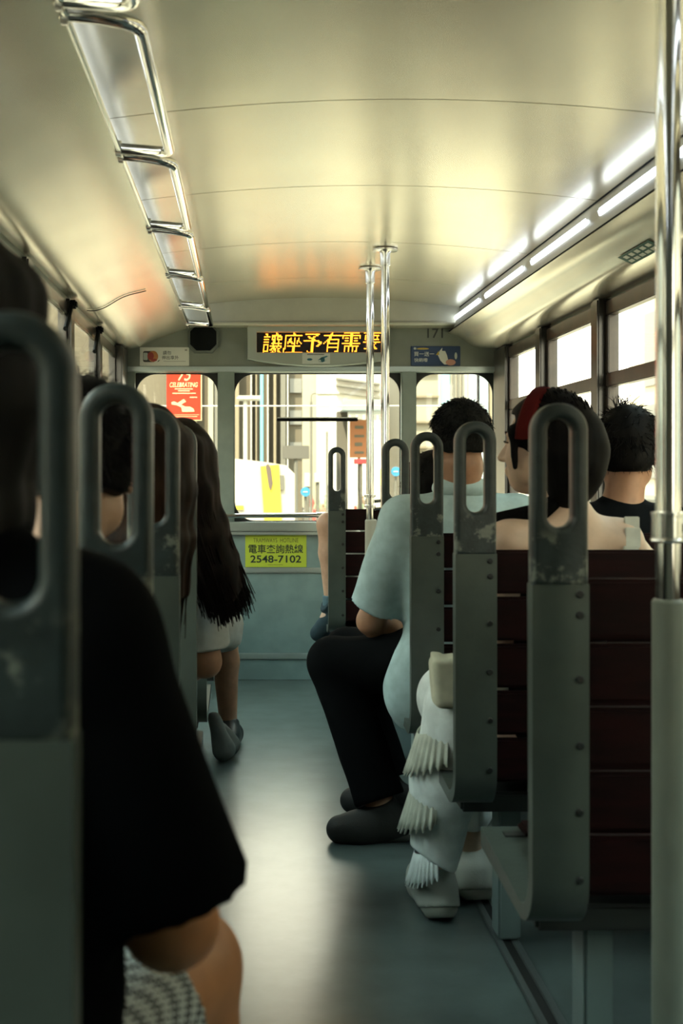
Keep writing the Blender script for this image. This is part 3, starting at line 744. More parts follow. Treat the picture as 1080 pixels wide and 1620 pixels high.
right_lab = ['nearest grey-framed seat on the right, with a pale worn patch below its handle loop',
             'grey-framed seat on the right carrying the woman with the red headband',
             'grey-framed seat on the right behind the blue polo shirt man',
             'grey-framed seat on the right just before the slim chrome poles']
protoR = make_seat(.452, 1.295, 1, 1.0, 2)
for i, y in enumerate([1.9, 2.6, 3.3, 4.0]):
    o = protoR if i == 0 else copy_tree(protoR)
    o.location = (0, y, 0); tag(o, right_lab[i], 'seat', 'double tram seats on the right')
o = make_seat(.368, 1.22, 1, .86, 2); o.location = (0, 5.4, 0); tag(o, 'narrow-handled seat at the front right before the big window, its loop standing alone', 'seat', 'double tram seats on the right')
left_lab = ['nearest single seat on the left, its handle loop large and blurred',
            'second single seat on the left, its whole handle loop in front of a black-haired head',
            'third single seat on the left, its loop overlapping brown hair',
            'fourth single seat on the left, just behind the woman with long dark hair',
            'fifth single seat on the left, mostly behind the long dark hair',
            'sixth single seat on the left, whose thin loop shows right of the hair',
            'foremost single seat on the left, next to the window post']
protoL = make_seat(-.115, -.63, -1, 1.0, 1)
for i, y in enumerate([.80, 1.46, 2.05, 2.76, 3.45, 4.14, 4.83]):
    o = protoL if i == 0 else copy_tree(protoL)
    o.location = (0, y, 0); tag(o, left_lab[i], 'seat', 'single tram seats on the left')

# ------------------------------------------------------------------ people
skin_a = M('skin_light', (.56, .34, .23), .5, var=.06, vs=30, bump=.05, bs=400)
skin_b = M('skin_tan', (.40, .21, .125), .5, var=.08, vs=30, bump=.05, bs=400)
skin_c = M('skin_fair', (.60, .42, .30), .5, var=.05, vs=30, bump=.05, bs=400)
hair_k = M('hair_black', (.0045, .004, .004), .62, spec=.08, var=.4, vs=60, stretch=(1, 1, .15))
hair_b = M('hair_brown', (.016, .0075, .004), .6, spec=.1, var=.5, vs=60, stretch=(1, 1, .1))
hair_g = M('hair_greying', (.009, .0095, .009), .65, spec=.1, var=.6, vs=150)
def cloth(name, col, var=.08, fine=900): return M('cloth_'+name, col, .92, var=var, vs=25, bump=.25, bs=fine, spec=.04 if max(col) < .05 else .2)

def V3(*a): return np.array(a, dtype=float)
def unit(v): v = np.asarray(v, float); return v/(np.linalg.norm(v)+1e-9)
def frame3(right, up):
    r = unit(right); u = np.asarray(up, float); u = unit(u-r*(u @ r)); fwd = np.cross(u, r); return np.stack([r, fwd, u], 1)   # columns right, forward, up
def head_frame(yaw, pitch=0., roll=0.):
    """yaw 0 looks along +Y, positive turns towards -X; pitch>0 looks up"""
    R = Matrix.Rotation(yaw, 3, 'Z') @ Matrix.Rotation(pitch, 3, 'X') @ Matrix.Rotation(roll, 3, 'Y')
    return np.array(R)

def add_hand(F, w, d, n, side, g=1., curl=.5):
    """palm and five fingers from wrist w along d, palm facing n; side +1 right hand, -1 left"""
    d = unit(d); n = unit(np.asarray(n, float)-d*(np.asarray(n, float) @ d)); x = np.cross(d, n)*side
    R = np.stack([x, d, n], 1)
    F.bx(w+d*.048*g, V3(.040, .050, .0145)*g, .012*g, R, .012)
    for off, L, rr in ((.031, .072, .0082), (.0105, .08, .0086), (-.0105, .074, .0083), (-.031, .058, .0073)):
        p = w+d*.092*g+x*off*g; dirn = d; a = 0
        for seg in (.46, .31, .23):
            a += curl*.8; dirn = unit(d*math.cos(a)+n*math.sin(a)); q = p+dirn*L*seg*g
            F.rc(p, q, rr*g, rr*.92*g, .004); p = q
    p = w+d*.025*g+x*.034*g; dirn = unit(d*.7+x*.75+n*.25)
    for seg, rr in ((.036, .012), (.03, .0105), (.025, .009)):
        q = p+dirn*seg*g; F.rc(p, q, rr*g, rr*.93*g, .008); p = q; dirn = unit(dirn+d*.35+n*.2)

def add_head(F, c, R, g=1., female=False):
    L = lambda x, y, z: c+R @ (V3(x, y, z)*g)
    e = lambda p, r, k=.015, mode='u': F.el(L(*p), V3(*r)*g, R, k*g, mode)
    e((0, -.012, .032), (.074, .094, .086), 0.01); e((0, .030, -.030), (.060, .060, .084), .03)
    e((0, .052, -.090), (.028 if female else .034, .026, .024), .035)
    for s in (1, -1): e((s*.036, .052, -.03), (.026, .026, .026), .03); e((s*.05, .015, -.066), (.016, .03, .024), .03)
    e((0, .076, .020), (.048, .014, .010), .02)
    for s in (1, -1): e((s*.032, .095, .002), (.019, .014, .011), .014, 's'); e((s*.031, .074, .001), (.0125, .0125, .0125), .004)
    F.rc(L(0, .087, .008), L(0, .107, -.034), .006*g, .0115*g, .012*g)
    for s in (1, -1): e((s*.0115, .094, -.038), (.008, .009, .007), .008)
    e((0, .088, -.063), (.022, .0085, .0062), .008); e((0, .086, -.073), (.019, .009, .0070), .008)
    for s in (1, -1):
        e((s*.077, -.012, -.006), (.0075, .020, .033), .006); e((s*.082, -.009, -.004), (.004, .011, .02), .004, 's')
        e((s*.077, -.006, -.036), (.006, .009, .009), .006)

def add_torso(F, J, g, inf=0., belly=0.):
    rx = unit(J['sR']-J['sL']); up = unit(J['neck']-J['pel']); R = frame3(rx, up); fw = R[:, 1]
    hw = np.linalg.norm(J['sR']-J['sL'])/2
    ch = J['neck']*.62+J['pel']*.38; wa = J['neck']*.36+J['pel']*.64
    F.el(ch, V3(hw*.93, .108*g, .165*g)+inf, R, .03)
    F.el(wa+fw*belly*.5, V3(hw*.80, .100*g+belly, .15*g)+inf, R, .05)
    rh = unit(J['hR']-J['hL']) if np.linalg.norm(J['hR']-J['hL']) > .02 else rx
    F.el(J['pel'], V3(.165*g, .125*g, .115*g)+inf, frame3(rh, up), .05)
    top = J['neck']*.93+J['pel']*.07
    for s in ('sL', 'sR'): F.rc(top, J[s], .055*g+inf, .052*g+inf, .04)
    F.rc(J['neck'], ch, .058*g+inf*.3, .08*g, .03)
    return R

def add_leg(F, h, k, a, g, inf=0., upto=1.0, k_=.03, planes=None):
    if upto <= 1: q = h+(k-h)*upto; F.rc(h, q, .088*g+inf, (.088+(.060-.088)*upto)*g+inf, k_, planes=planes); return
    F.rc(h, k, .088*g+inf, .060*g+inf, k_)
    u = upto-1; m = k+(a-k)*min(.35, u); F.rc(k, m, .058*g+inf, .056*g+inf, .02, planes=planes if u <= .35 else None)
    if u > .35: q = k+(a-k)*u; F.rc(m, q, .056*g+inf, (.056-.02*(u-.35)/.65)*g+inf, .02, planes=planes)

def bounds(pts, m): P = np.array(pts); return P.min(0)-m, P.max(0)+m

def body(name, label, J, skin, h=.008, g=1., head_R=None, female=False, hands=True, group=None, hide_legs=False):
    lo, hi = bounds([p for k, p in J.items()], .20)
    F = SDF(lo, hi, h)
    add_torso(F, J, g)
    for s in 'LR':
        F.rc(J['s'+s], J['e'+s], .050*g, .040*g, .025); F.rc(J['e'+s], J['e'+s]*.6+J['w'+s]*.4, .039*g, .038*g, .02); F.rc(J['e'+s]*.6+J['w'+s]*.4, J['w'+s], .038*g, .027*g, .02)
        if hands: add_hand(F, J['w'+s], J.get('d'+s, J['w'+s]-J['e'+s]), J.get('n'+s, V3(0, 0, -1)), 1 if s == 'R' else -1, g)
        add_leg(F, J['h'+s], J['k'+s], J['a'+s], g, 0, 2.0)
        F.rc(J['a'+s], J['t'+s], .036*g, .028*g, .02); F.rc(J['a'+s], J['a'+s]+V3(0, 0, -.03)-.04*unit((J['t'+s]-J['a'+s])*V3(1, 1, 0)), .034*g, .030*g, .02)
    hr = head_R if head_R is not None else head_frame(0)
    F.rc(J['neck'], J['head']+hr @ V3(0, -.02, -.06)*g, (.052 if female else .060)*g, (.047 if female else .054)*g, .02)
    add_head(F, J['head'], hr, g, female)
    V, Q = F.mesh()
    base = Vector((float(J['pel'][0]), float(J['pel'][1]), 0.0))
    o = np_obj(name, V, Q, skin, None, base)
    return tag(o, label, 'person', group)

def garment(root, name, mat, J, g, parts, h=.008, inf=.012, wr=(.0025, 28), seed=1, hem=None, neck_cut=None, belly=0., extra=()):
    """parts: 'torso', ('sleeve', side, upto, radius add), ('leg', side, upto)"""
    lo, hi = bounds([p for k, p in J.items()], .22)
    F = SDF(lo, hi, h)
    for p in parts:
        if p == 'torso':
            add_torso(F, J, g, inf, belly)
        elif p[0] == 'sleeve':
            s = J['s'+p[1]]; e = J['e'+p[1]]; w = J['w'+p[1]]; u = p[2]; ra = p[3] if len(p) > 3 else .012
            if u <= 1:
                q = s+(e-s)*(u+.25); F.rc(s, q, .054*g+inf, .046*g+inf+ra, .03, planes=[(s+(e-s)*u, p[4] if len(p) > 4 else e-s)])
            else:
                F.rc(s, e, .054*g+inf, .044*g+inf, .03); q = e+(w-e)*(u-1+.1); F.rc(e, q, .044*g+inf, .034*g+inf+ra, .02, planes=[(e+(w-e)*(u-1), w-e)])
        elif p[0] == 'leg':
            hp, kn, an = J['h'+p[1]], J['k'+p[1]], J['a'+p[1]]; u = p[2]; ex = p[3] if len(p) > 3 else .012
            F.el(J['pel'], V3(.165*g, .125*g, .115*g)+inf, None, .04)
            if u <= 1:
                F.rc(hp, hp+(kn-hp)*(u+.12), .09*g+inf, .072*g+inf+ex, .03, planes=[(hp+(kn-hp)*u, kn-hp)])
            else:
                F.rc(hp, kn, .09*g+inf, .066*g+inf, .03); q = kn+(an-kn)*(u-1+.1)
                F.rc(kn, q, .064*g+inf, .048*g+inf+ex, .02, planes=[(kn+(an-kn)*(u-1), an-kn)])
    for c_, r_ in extra: F.el(c_, r_, None, .05)
    if wr: F.wrinkle(wr[0], wr[1], seed)
    if hem: F.cut(*hem)
    if neck_cut is not None: F.el(neck_cut[0], neck_cut[1], None, .0, 's')
    V, Q = F.mesh()
    return np_obj(name, V, Q, mat, root)

def shoe(root, a, t, mat, sole_mat=None, g=1., h=.006, name='shoe', ankle=.03):
    """shoe around ankle a pointing to toe t (toe point at sole height + .03)"""
    a = np.asarray(a, float); t = np.asarray(t, float); d = unit((t-a)*V3(1, 1, 0)); 
    slope = (t-a); L = np.linalg.norm(slope)
    F = SDF(*bounds([a, t], .16), h)
    dn = unit(np.cross(np.cross(slope, V3(0, 0, 1)), slope))   # up-ish normal to foot
    dn = dn if dn[2] > 0 else -dn
    heel = a-dn*.055*g-d*.035*g
    F.rc(heel, heel+dn*.03*g, .040*g, .038*g, .02); F.rc(a+dn*ankle, a-dn*.03, .044*g, .046*g, .02, planes=[(a+dn*ankle, dn)])
    F.rc(a-dn*.03, t+dn*.004, .044*g, .030*g, .03); ball = heel+(t-heel)*.72; F.rc(ball, t, .043*g, .034*g, .03); F.rc(heel, ball, .040*g, .042*g, .03)
    bot = heel-dn*.030*g
    F.cut(bot+dn*.024, -dn)
    o = np_obj(name, *F.mesh(), mat, root)
    if sole_mat is not None:
        F = SDF(*bounds([a, t], .16), h*.8)
        F.rc(heel, ball, .043*g, .046*g, .03); F.rc(ball, t, .046*g, .037*g, .03); F.cut(bot+dn*.030, dn); F.cut(bot, -dn)
        np_obj('sole', *F.mesh(), sole_mat, o)
    return o

def scalp_pts(n, c, R, g, zmin=-.02, rngs=RNG, front=.06):
    out = []
    while len(out) < n:
        v = unit(rngs.normal(size=3))
        p = V3(0, -.012, .032)+v*V3(.078, .098, .090)
        if p[1] > front and p[2] < .07: continue
        if p[2] < zmin-.06*(p[1] < -.02): continue
        out.append((c+R @ (p*g), R @ unit(v*V3(1/.078, 1/.098, 1/.09))))
    return out

def short_hair(root, c, R, mat, g=1., h=.006, thick=.013, nape=-.055, n=900, length=.022, seed=3, name='hair', side=1.):
    F = SDF(c-.19*g, c+.19*g, h); L = lambda x, y, z: c+R @ (V3(x, y, z)*g)
    F.el(L(0, -.014, .034), (V3(.074, .094, .086)+thick)*g, R, 0)
    F.el(L(0, -.045, -.02), (V3(.066, .056, .055)+thick*.5)*g, R, .03)
    up = R @ V3(0, 0, 1); fw = R @ V3(0, 1, 0)
    F.cut(L(0, 0, nape), -up)
    F.bx(L(0, .115, -.03), V3(.12, .065, .10)*g, .02*g, R, .01, 's')        # face opening
    for s in (1, -1): F.el(L(s*.085, -.008-.012*(side > 1), -.022-.012*(side > 1)), V3(.025*side, .026*side, .042*side)*g, R, .008, 's')
    F.wrinkle(.0022, 120, seed)
    cap = F.mesh(); rg = np.random.default_rng(seed); P = []
    for p, nn in scalp_pts(n, c, R, g, nape+.085, rg):
        d = unit(nn*.42+R @ V3(.0, .30, -.40)+rg.normal(size=3)*.25); q = p+nn*thick*.7*g
        P.append([q, q+d*length*.5*g, q+d*length*g*rg.uniform(.6, 1.3)-V3(0, 0, .003)])
    st = strands(P, .0016, .0004, 3)
    return np_obj(name, *join([cap, st]), mat, root)

def long_hair(root, c, R, mat, guides, g=1., h=.007, thick=.016, n=260, r=.0045, depth=V3(0, .05, 0), seed=5, fill=.02, name='hair', tips=.05, face=True):
    """guides: list of polylines (same length) from crown to tips; strands fill the sheet between the guides"""
    Gd = np.array(guides); rg = np.random.default_rng(seed); L = lambda x, y, z: c+R @ (V3(x, y, z)*g)
    F = SDF(np.minimum(Gd.reshape(-1, 3).min(0), c-.13)-.08, np.maximum(Gd.reshape(-1, 3).max(0), c+.13)+.08, h)
    F.el(L(0, -.014, .034), (V3(.074, .094, .086)+thick)*g, R, 0); F.el(L(0, -.03, -.03), (V3(.074, .07, .075)+thick)*g, R, .03)
    if face: F.bx(L(0, .125, -.03), V3(.10, .07, .10)*g, .02*g, R, .01, 's')
    m = Gd.shape[1]
    for gl in range(len(Gd)):
        for i in range(m-2):
            w = fill*(1-.35*i/m); F.rc(Gd[gl][i], Gd[gl][i+1], w, w*.9, .03)
            if gl+1 < len(Gd):
                F.rc((Gd[gl][i]+Gd[gl+1][i])/2, (Gd[gl][i+1]+Gd[gl+1][i+1])/2, w, w*.9, .03)
    F.wrinkle(.002, 90, seed, (1, 1, .15))
    base = F.mesh(); P = []
    K = len(Gd); tt = np.linspace(0, 1, 12)
    from_idx = np.linspace(0, m-1, 12)
    for _ in range(n):
        u = rg.uniform(0, K-1); i = min(int(u), K-2); fr = u-i
        gl = Gd[i]*(1-fr)+Gd[i+1]*fr
        pts = np.stack([np.interp(from_idx, np.arange(m), gl[:, k]) for k in range(3)], 1)
        off = depth*rg.uniform(-1, 1)+rg.normal(size=3)*.006; ph = rg.uniform(0, 6)
        k = rg.uniform(.0, 1)
        pts = pts+off[None]*(.35+.65*np.sin(np.clip(tt*1.6, 0, 1)*PI/2))[:, None]+V3(1, .4, 0)[None]*(.004*np.sin(tt*7+ph)*tt)[:, None]
        pts[:, 2] += tips*(k-.5)*tt**3
        P.append(pts)
    st = strands(P, r, r*.25, 5)
    return np_obj(name, *join([base, st]), mat, root)

def brow_eye(root, c, R, g=1.):
    for s in (1, -1):
        L = lambda x, y, z: Vector(c+R @ (V3(x, y, z)*g))
        mb = MB().tube([L(s*.014, .090, .024), L(s*.028, .085, .028), L(s*.042, .074, .026)], [.002, .0032, .0012], 6); build(mb, 'eyebrow', hair_k, root)
        mb = MB().tube([L(s*.017, .084, .002), L(s*.032, .087, .0055), L(s*.043, .075, .003), L(s*.046, .072, .004)], [.0012, .0022, .002, .0006], 6); build(mb, 'eyelashes', hair_k, root)

def A(p): return np.array(p, dtype=float)
def PX(x, y, Y): return A(px(x, y, Y))
def seated(pel, face=0., sh_w=.17, torso_h=.50, lean=(0, .0), knee_dir=None, thigh=.42, shin=.44, g=1., foot=None):
    """default seated joints; face: yaw of torso (0 = +Y, + turns to -X)"""
    pel = A(pel); f = V3(-math.sin(face), math.cos(face), 0); r = V3(math.cos(face), math.sin(face), 0)
    neck = pel+V3(0, 0, torso_h)+f*lean[1]+r*lean[0]
    J = dict(pel=pel, neck=neck, head=neck+V3(0, 0, .145)+f*.025)
    for s, q in (('L', -1), ('R', 1)):
        J['s'+s] = neck-V3(0, 0, .055)+r*q*sh_w; J['e'+s] = J['s'+s]+V3(0, 0, -.27)+r*q*.03+f*.05
        J['w'+s] = J['e'+s]+f*.20-r*q*.08+V3(0, 0, -.02); J['h'+s] = pel+r*q*.085+f*.03-V3(0, 0, .02)
        J['k'+s] = J['h'+s]+f*thigh+V3(0, 0, .05)+r*q*.02; J['a'+s] = J['k'+s]+V3(0, 0, -shin)-f*.03; J['a'+s][2] = .085
        J['t'+s] = J['a'+s]+f*.17+V3(0, 0, -.05)
    return J

# --- man in the pale blue polo shirt, sideways on the third right seat
J = dict(pel=V3(.60, 3.56, .53), neck=V3(.625, 3.52, 1.005), head=V3(.622, 3.50, 1.170),
         sL=V3(.462, 3.50, .945), eL=V3(.372, 3.60, .64), wL=V3(.50, 3.80, .575), sR=V3(.80, 3.56, .945), eR=V3(.86, 3.72, .68), wR=V3(.62, 3.86, .58),
         hL=V3(.50, 3.55, .515), kL=V3(.265, 3.68, .505), aL=V3(.405, 3.55, .085), tL=V3(.275, 3.53, .035),
         hR=V3(.62, 3.68, .515), kR=V3(.33, 3.92, .50), aR=V3(.45, 3.80, .085), tR=V3(.34, 3.84, .035), nL=V3(0, 0, -1), nR=V3(0, 0, -1))
HR = head_frame(.12, -.06)
p = body('person', 'grey-haired man in a pale blue polo shirt seated sideways with one leg in the aisle', J, skin_b, .0065, 1.0, HR)
short_hair(p, J['head'], HR, hair_g, 1.0, nape=-.032, n=1800, length=.013, seed=11, thick=.010, side=1.45)
polo = cloth('polo', (.42, .55, .55))
garment(p, 'polo_shirt', polo, J, 1.0, ['torso', ('sleeve', 'L', .86, .022), ('sleeve', 'R', .86, .022)], .0065, .016, (.0042, 22), 4, hem=(V3(.5, 3.5, .335), (-.1, 0, -1)), neck_cut=(V3(.625, 3.53, 1.12), V3(.062, .06, .10)), belly=.02, extra=[(V3(.535, 3.51, .46), V3(.135, .105, .16))])
# collar, sleeve band
F = SDF(J['neck']-.15, J['neck']+.15, .0045); nk = J['neck']+V3(0, -.005, .035)
F.el(nk, V3(.083, .077, .045), None, 0); F.el(nk+V3(0, .02, .05), V3(.072, .075, .08), None, .004, 's'); F.cut(nk-V3(0, 0, .03), (0, 0, -1)); F.bx(nk+V3(0, .1, 0), V3(.03, .08, .1), .01, None, 0, 's')
np_obj('collar', *F.mesh(), polo, p)
trou = cloth('black_trousers', (.004, .0045, .005))
garment(p, 'trousers', trou, J, 1.0, [('leg', 'L', 1.93, .02), ('leg', 'R', 1.93, .02)], .0065, .010, (.003, 26), 6)
sh_m = M('shoe_dark', (.012, .012, .011), .7, bump=.2, bs=300); so_m = M('shoe_sole_grey', (.12, .12, .105), .7)
shoe(p, J['aL'], J['tL'], sh_m, so_m, 1.04); shoe(p, J['aR'], J['tR'], sh_m, so_m, 1.04)

# --- woman with the red headband on the second right seat, legs turned into the aisle
J = dict(pel=V3(.70, 2.84, .53), neck=V3(.745, 2.80, .985), head=V3(.695, 2.80, 1.150),
         sL=V3(.60, 2.75, .925), eL=V3(.58, 2.80, .66), wL=V3(.52, 2.96, .56), sR=V3(.875, 2.82, .925), eR=V3(.97, 2.93, .86), wR=V3(.88, 3.09, .90), dR=V3(-.5, .5, .2),
         hL=V3(.62, 2.80, .515), kL=V3(.515, 2.88, .515), aL=V3(.465, 2.98, .09), tL=V3(.455, 3.12, .04),
         hR=V3(.70, 2.92, .515), kR=V3(.55, 3.05, .51), aR=V3(.575, 3.10, .09), tR=V3(.56, 3.24, .04), nL=V3(0, 0, -1), nR=V3(0, 1, -.3))
HR = head_frame(1.02, .04)
p = body('person', 'woman with a red headband and bare shoulders turning her face toward the aisle', J, skin_c, .006, .96, HR, True)
c = J['head']; L = lambda x, y, z: c+HR @ V3(x, y, z)
F = SDF(c-.22, c+.22, .006)
F.el(L(0, -.014, .036), V3(.088, .106, .095), HR, 0); F.el(L(0, -.075, -.02), V3(.080, .075, .090), HR, .04); F.el(L(0, -.06, -.09), V3(.062, .05, .06), HR, .04)
F.bx(L(0, .128, -.035), V3(.12, .072, .105), .02, HR, .012, 's')
for s in (1, -1): F.rc(L(s*.078, .05, .03), L(s*.078, .042, -.055), .015, .006, .015)
F.wrinkle(.003, 60, 3)
cap = F.mesh(); rg = np.random.default_rng(5); P = []
for q, nn in scalp_pts(900, c, HR, 1.0, -.05, rg):
    if (HR.T @ (q-c))[1] > .0: continue
    a0 = q+nn*.014; back = L(0, -.13, -.03); d = unit(back-a0); l_ = min(.13, .8*np.linalg.norm(back-a0)); P.append([a0, a0+d*l_*.3+nn*.004, a0+d*l_*.7+nn*.002, a0+d*l_+rg.normal(size=3)*.003])
np_obj('hair', *join([cap, strands(P, .0018, .0008, 3)]), hair_k, p)
# the headband: a band over the crown from ear to ear
mbn = MB(); pts = []
for k in range(19):
    t = -PI*.08+PI*1.16*k/18; pts.append((math.cos(t), math.sin(t)))
ring = []
for w, lift in ((-.020, .0), (-.014, .007), (0, .010), (.014, .007), (.020, .0), (0, -.012)):
    ring.append([Vector(L(cx*(.088+lift), .022+w-.014*sx, .036+sx*(.092+lift))) for cx, sx in pts])
vs = [q for r_ in ring for q in r_]; m = len(pts); nr = len(ring)
fs = [(i*m+k, i*m+k+1, ((i+1) % nr)*m+k+1, ((i+1) % nr)*m+k) for i in range(nr) for k in range(m-1)]
fs += [tuple(i*m for i in range(nr)), tuple(i*m+m-1 for i in range(nr))[::-1]]
build(MB().add(vs, fs), 'headband', cloth('red_band', (.085, .006, .005)), p)
brow_eye(p, c, HR)
top_m = cloth('black_top', (.004, .004, .004))
garment(p, 'halter_top', top_m, J, .96, ['torso'], .0065, .008, None, hem=(V3(.745, 2.75, .86), (.05, -.55, 1)))
mb = MB().tube([J['neck']+V3(-.02, -.045, .05), J['neck']+V3(-.065, -.05, .015), J['sL']+V3(-.01, .02, .052), J['sL']+V3(-.03, .06, -.02)], [.016, .020, .022, .02], 10)
mb.tube([J['neck']+V3(-.03, -.03, .055), J['neck']+V3(.02, -.05, .052), J['neck']+V3(.05, -.01, .05)], [.014, .012, .010], 10)
build(mb, 'halter_strap', top_m, p)
white_c = cloth('white_cotton', (.80, .86, .84)); cream_c = cloth('cream_ruffle', (.52, .54, .46))
F = SDF(V3(.3, 2.68, .08), V3(.8, 3.3, .70), .0065)
F.rc(J['pel'], V3(.54, 2.88, .52), .13, .085, .05); F.rc(V3(.515, 2.88, .52), V3(.485, 2.91, .34), .085, .080, .05); F.rc(V3(.485, 2.91, .34), V3(.452, 2.93, .12), .080, .056, .04); F.rc(V3(.54, 3.05, .50), V3(.57, 3.08, .22), .08, .06, .04)
F.rc(V3(.62, 2.9, .52), V3(.52, 3.04, .52), .11, .085, .05)
F.cut(V3(.45, 2.93, .15), (-.55, 0, -1)); F.wrinkle(.0035, 34, 8, (1, 1, .15)); np_obj('skirt', *F.mesh(), white_c, p)
def ruffle(root, c0, rx, ry, z0, z1, mat, a0=0., a1=2*PI, n=160, wav=20, tilt=0., name='ruffle'):
    vs = []; rows = 5
    for i in range(rows):
        t = i/(rows-1)
        for k in range(n+1):
            a = a0+(a1-a0)*k/n; w = .0055*t*math.sin(a*wav+.7*math.sin(a*3)); fl = 1+.34*t
            jag = -.010*t*abs(math.sin(a*wav*.5+1)); x = math.cos(a)*(rx*fl+w); y = math.sin(a)*(ry*fl+w)
            vs.append(V3(c0[0]+x, c0[1]+y, z0+(z1-z0)*t+jag+tilt*x))
    fs = [(i*(n+1)+k, i*(n+1)+k+1, (i+1)*(n+1)+k+1, (i+1)*(n+1)+k) for i in range(rows-1) for k in range(n)]
    o = mesh_obj(name, [Vector(v) for v in vs], fs, mat, root, smooth=True)
    md = o.modifiers.new('thickness', 'SOLIDIFY'); md.thickness = .003
    return o
ruffle(p, (.495, 2.90), .084, .08, .50, .425, cream_c, PI*.55, PI*1.42, 140, 34, .5); ruffle(p, (.478, 2.92), .080, .075, .355, .275, cream_c, PI*.55, PI*1.40, 140, 34, .45); ruffle(p, (.458, 2.93), .050, .052, .185, .125, white_c, PI*.5, PI*1.5, 140, 34, .5)
wsh = M('shoe_white', (.40, .41, .36), .6, bump=.15, bs=200); wso = M('shoe_white_sole', (.36, .36, .30), .6)
for s in 'LR':
    o = shoe(p, J['a'+s], J['t'+s], wsh, wso, 1.05, .0055, ankle=.045)
# her cream bag
F = SDF(V3(.36, 2.6, .45), V3(.66, 3.0, .78), .006); bc = V3(.508, 2.765, .612); R_ = np.array(Matrix.Rotation(math.radians(-6), 3, 'Y'))
F.bx(bc, V3(.085, .04, .060), .018, R_, 0); F.rc(bc+V3(-.07, 0, .05), bc+V3(-.085, 0, .062), .014, .005, .02); F.wrinkle(.004, 35, 2)
bag = np_obj('cloth_bag', *F.mesh(), cloth('cream_canvas', (.60, .59, .45)), None, (.515, 2.77, .54)); tag(bag, 'cream cloth bag on the lap beside the white ruffled skirt', 'bag')
# white shoulder strap (part of what she wears)
pts = [J['sR']+V3(.02, -.02, .052), J['sR']+V3(.016, -.045, .032), J['sR']+V3(.012, -.060, -.01), J['sR']+V3(.0, -.07, -.09), J['sR']+V3(-.01, -.06, -.2)]
mb = MB()
for a, b in zip(pts[:-1], pts[1:]):
    mid = (a+b)/2; L_ = np.linalg.norm(b-a); mb.box(mid, (.036, .006, L_*1.05), .002)
build(mb, 'shoulder_strap', cloth('white_strap', (.62, .62, .54)), p)

# --- man in the black T-shirt at the window, third right seat
J = seated((1.10, 3.60, .53), 0, .145, .42, (0.01, -.03)); J['neck'] = V3(1.11, 3.56, .97); J['head'] = V3(1.128, 3.56, 1.150); J['sL'] = V3(.975, 3.55, .92); J['sR'] = V3(1.245, 3.55, .92); J['eR'] = V3(1.225, 3.62, .66); J['eL'] = V3(.97, 3.64, .66); J['wR'] = V3(1.17, 3.8, .58); J['wL'] = V3(1.06, 3.8, .58)
HR = head_frame(-.28, -.04)
p = body('person', 'man in a black T-shirt with spiky black hair sitting by the right-hand windows', J, skin_b, .007, 1.0, HR)
short_hair(p, J['head'], HR, hair_k, 1.0, nape=-.065, n=1500, length=.024, seed=21, thick=.016)
rg = np.random.default_rng(8); P = []
for k in range(26):
    b = J['head']+V3(-.02+rg.normal()*.014, rg.normal()*.02, .130); d = unit(V3(rg.normal()*.35, rg.normal()*.3, 1)); P.append([b, b+d*.02, b+d*.036+V3(rg.normal()*.006, 0, 0)])
np_obj('hair_tuft', *strands(P, .0016, .0005, 4), hair_k, p)
garment(p, 't_shirt', cloth('black_tee', (.005, .0055, .006)), J, 1.0, ['torso', ('sleeve', 'L', .8, .02), ('sleeve', 'R', .8, .02)], .008, .014, (.003, 22), 9, hem=(V3(0, 0, .40), (0, 0, -1)), neck_cut=(V3(1.12, 3.585, 1.09), V3(.066, .07, .10)))
garment(p, 'trousers', cloth('dark_trousers', (.02, .022, .028)), J, 1.0, [('leg', 'L', 1.92, .02), ('leg', 'R', 1.92, .02)], .01, .010, None, hem=(V3(0, 0, .53), (0, 0, 1)))
for s in 'LR': shoe(p, J['a'+s], J['t'+s], sh_m, None, 1.0, .009)

# --- dark-haired passenger bending down on the fourth right seat
J = seated((.78, 4.25, .53), 0, .15, .35, (-.06, .10), thigh=.33); J['head'] = V3(.665, 4.32, 1.02)
HR = head_frame(.25, -.5)
p = body('person', 'black-haired passenger in dark clothes bowed down in front of the polo shirt man', J, skin_b, .010, .96, HR)
short_hair(p, J['head'], HR, hair_k, 1.02, .008, nape=-.07, n=500, seed=31, thick=.018)
garment(p, 'dark_top', cloth('black_jacket', (.005, .005, .006)), J, .96, ['torso', ('sleeve', 'L', 1.8, .0), ('sleeve', 'R', 1.8, .0)], .010, .014, (.003, 22), 3, hem=(V3(0, 0, .40), (0, 0, -1)), neck_cut=(V3(.70, 4.38, 1.0), V3(.06, .06, .09)))
garment(p, 'trousers', MATS['cloth_dark_trousers'], J, .96, [('leg', 'L', 1.92, .02), ('leg', 'R', 1.92, .02)], .01, .010, None, hem=(V3(0, 0, .53), (0, 0, 1)))
for s in 'LR': J['a'+s][1] = min(J['a'+s][1], 4.26); J['t'+s][1] = J['a'+s][1]+.16; shoe(p, J['a'+s], J['t'+s], sh_m, None, 1.0, .010)

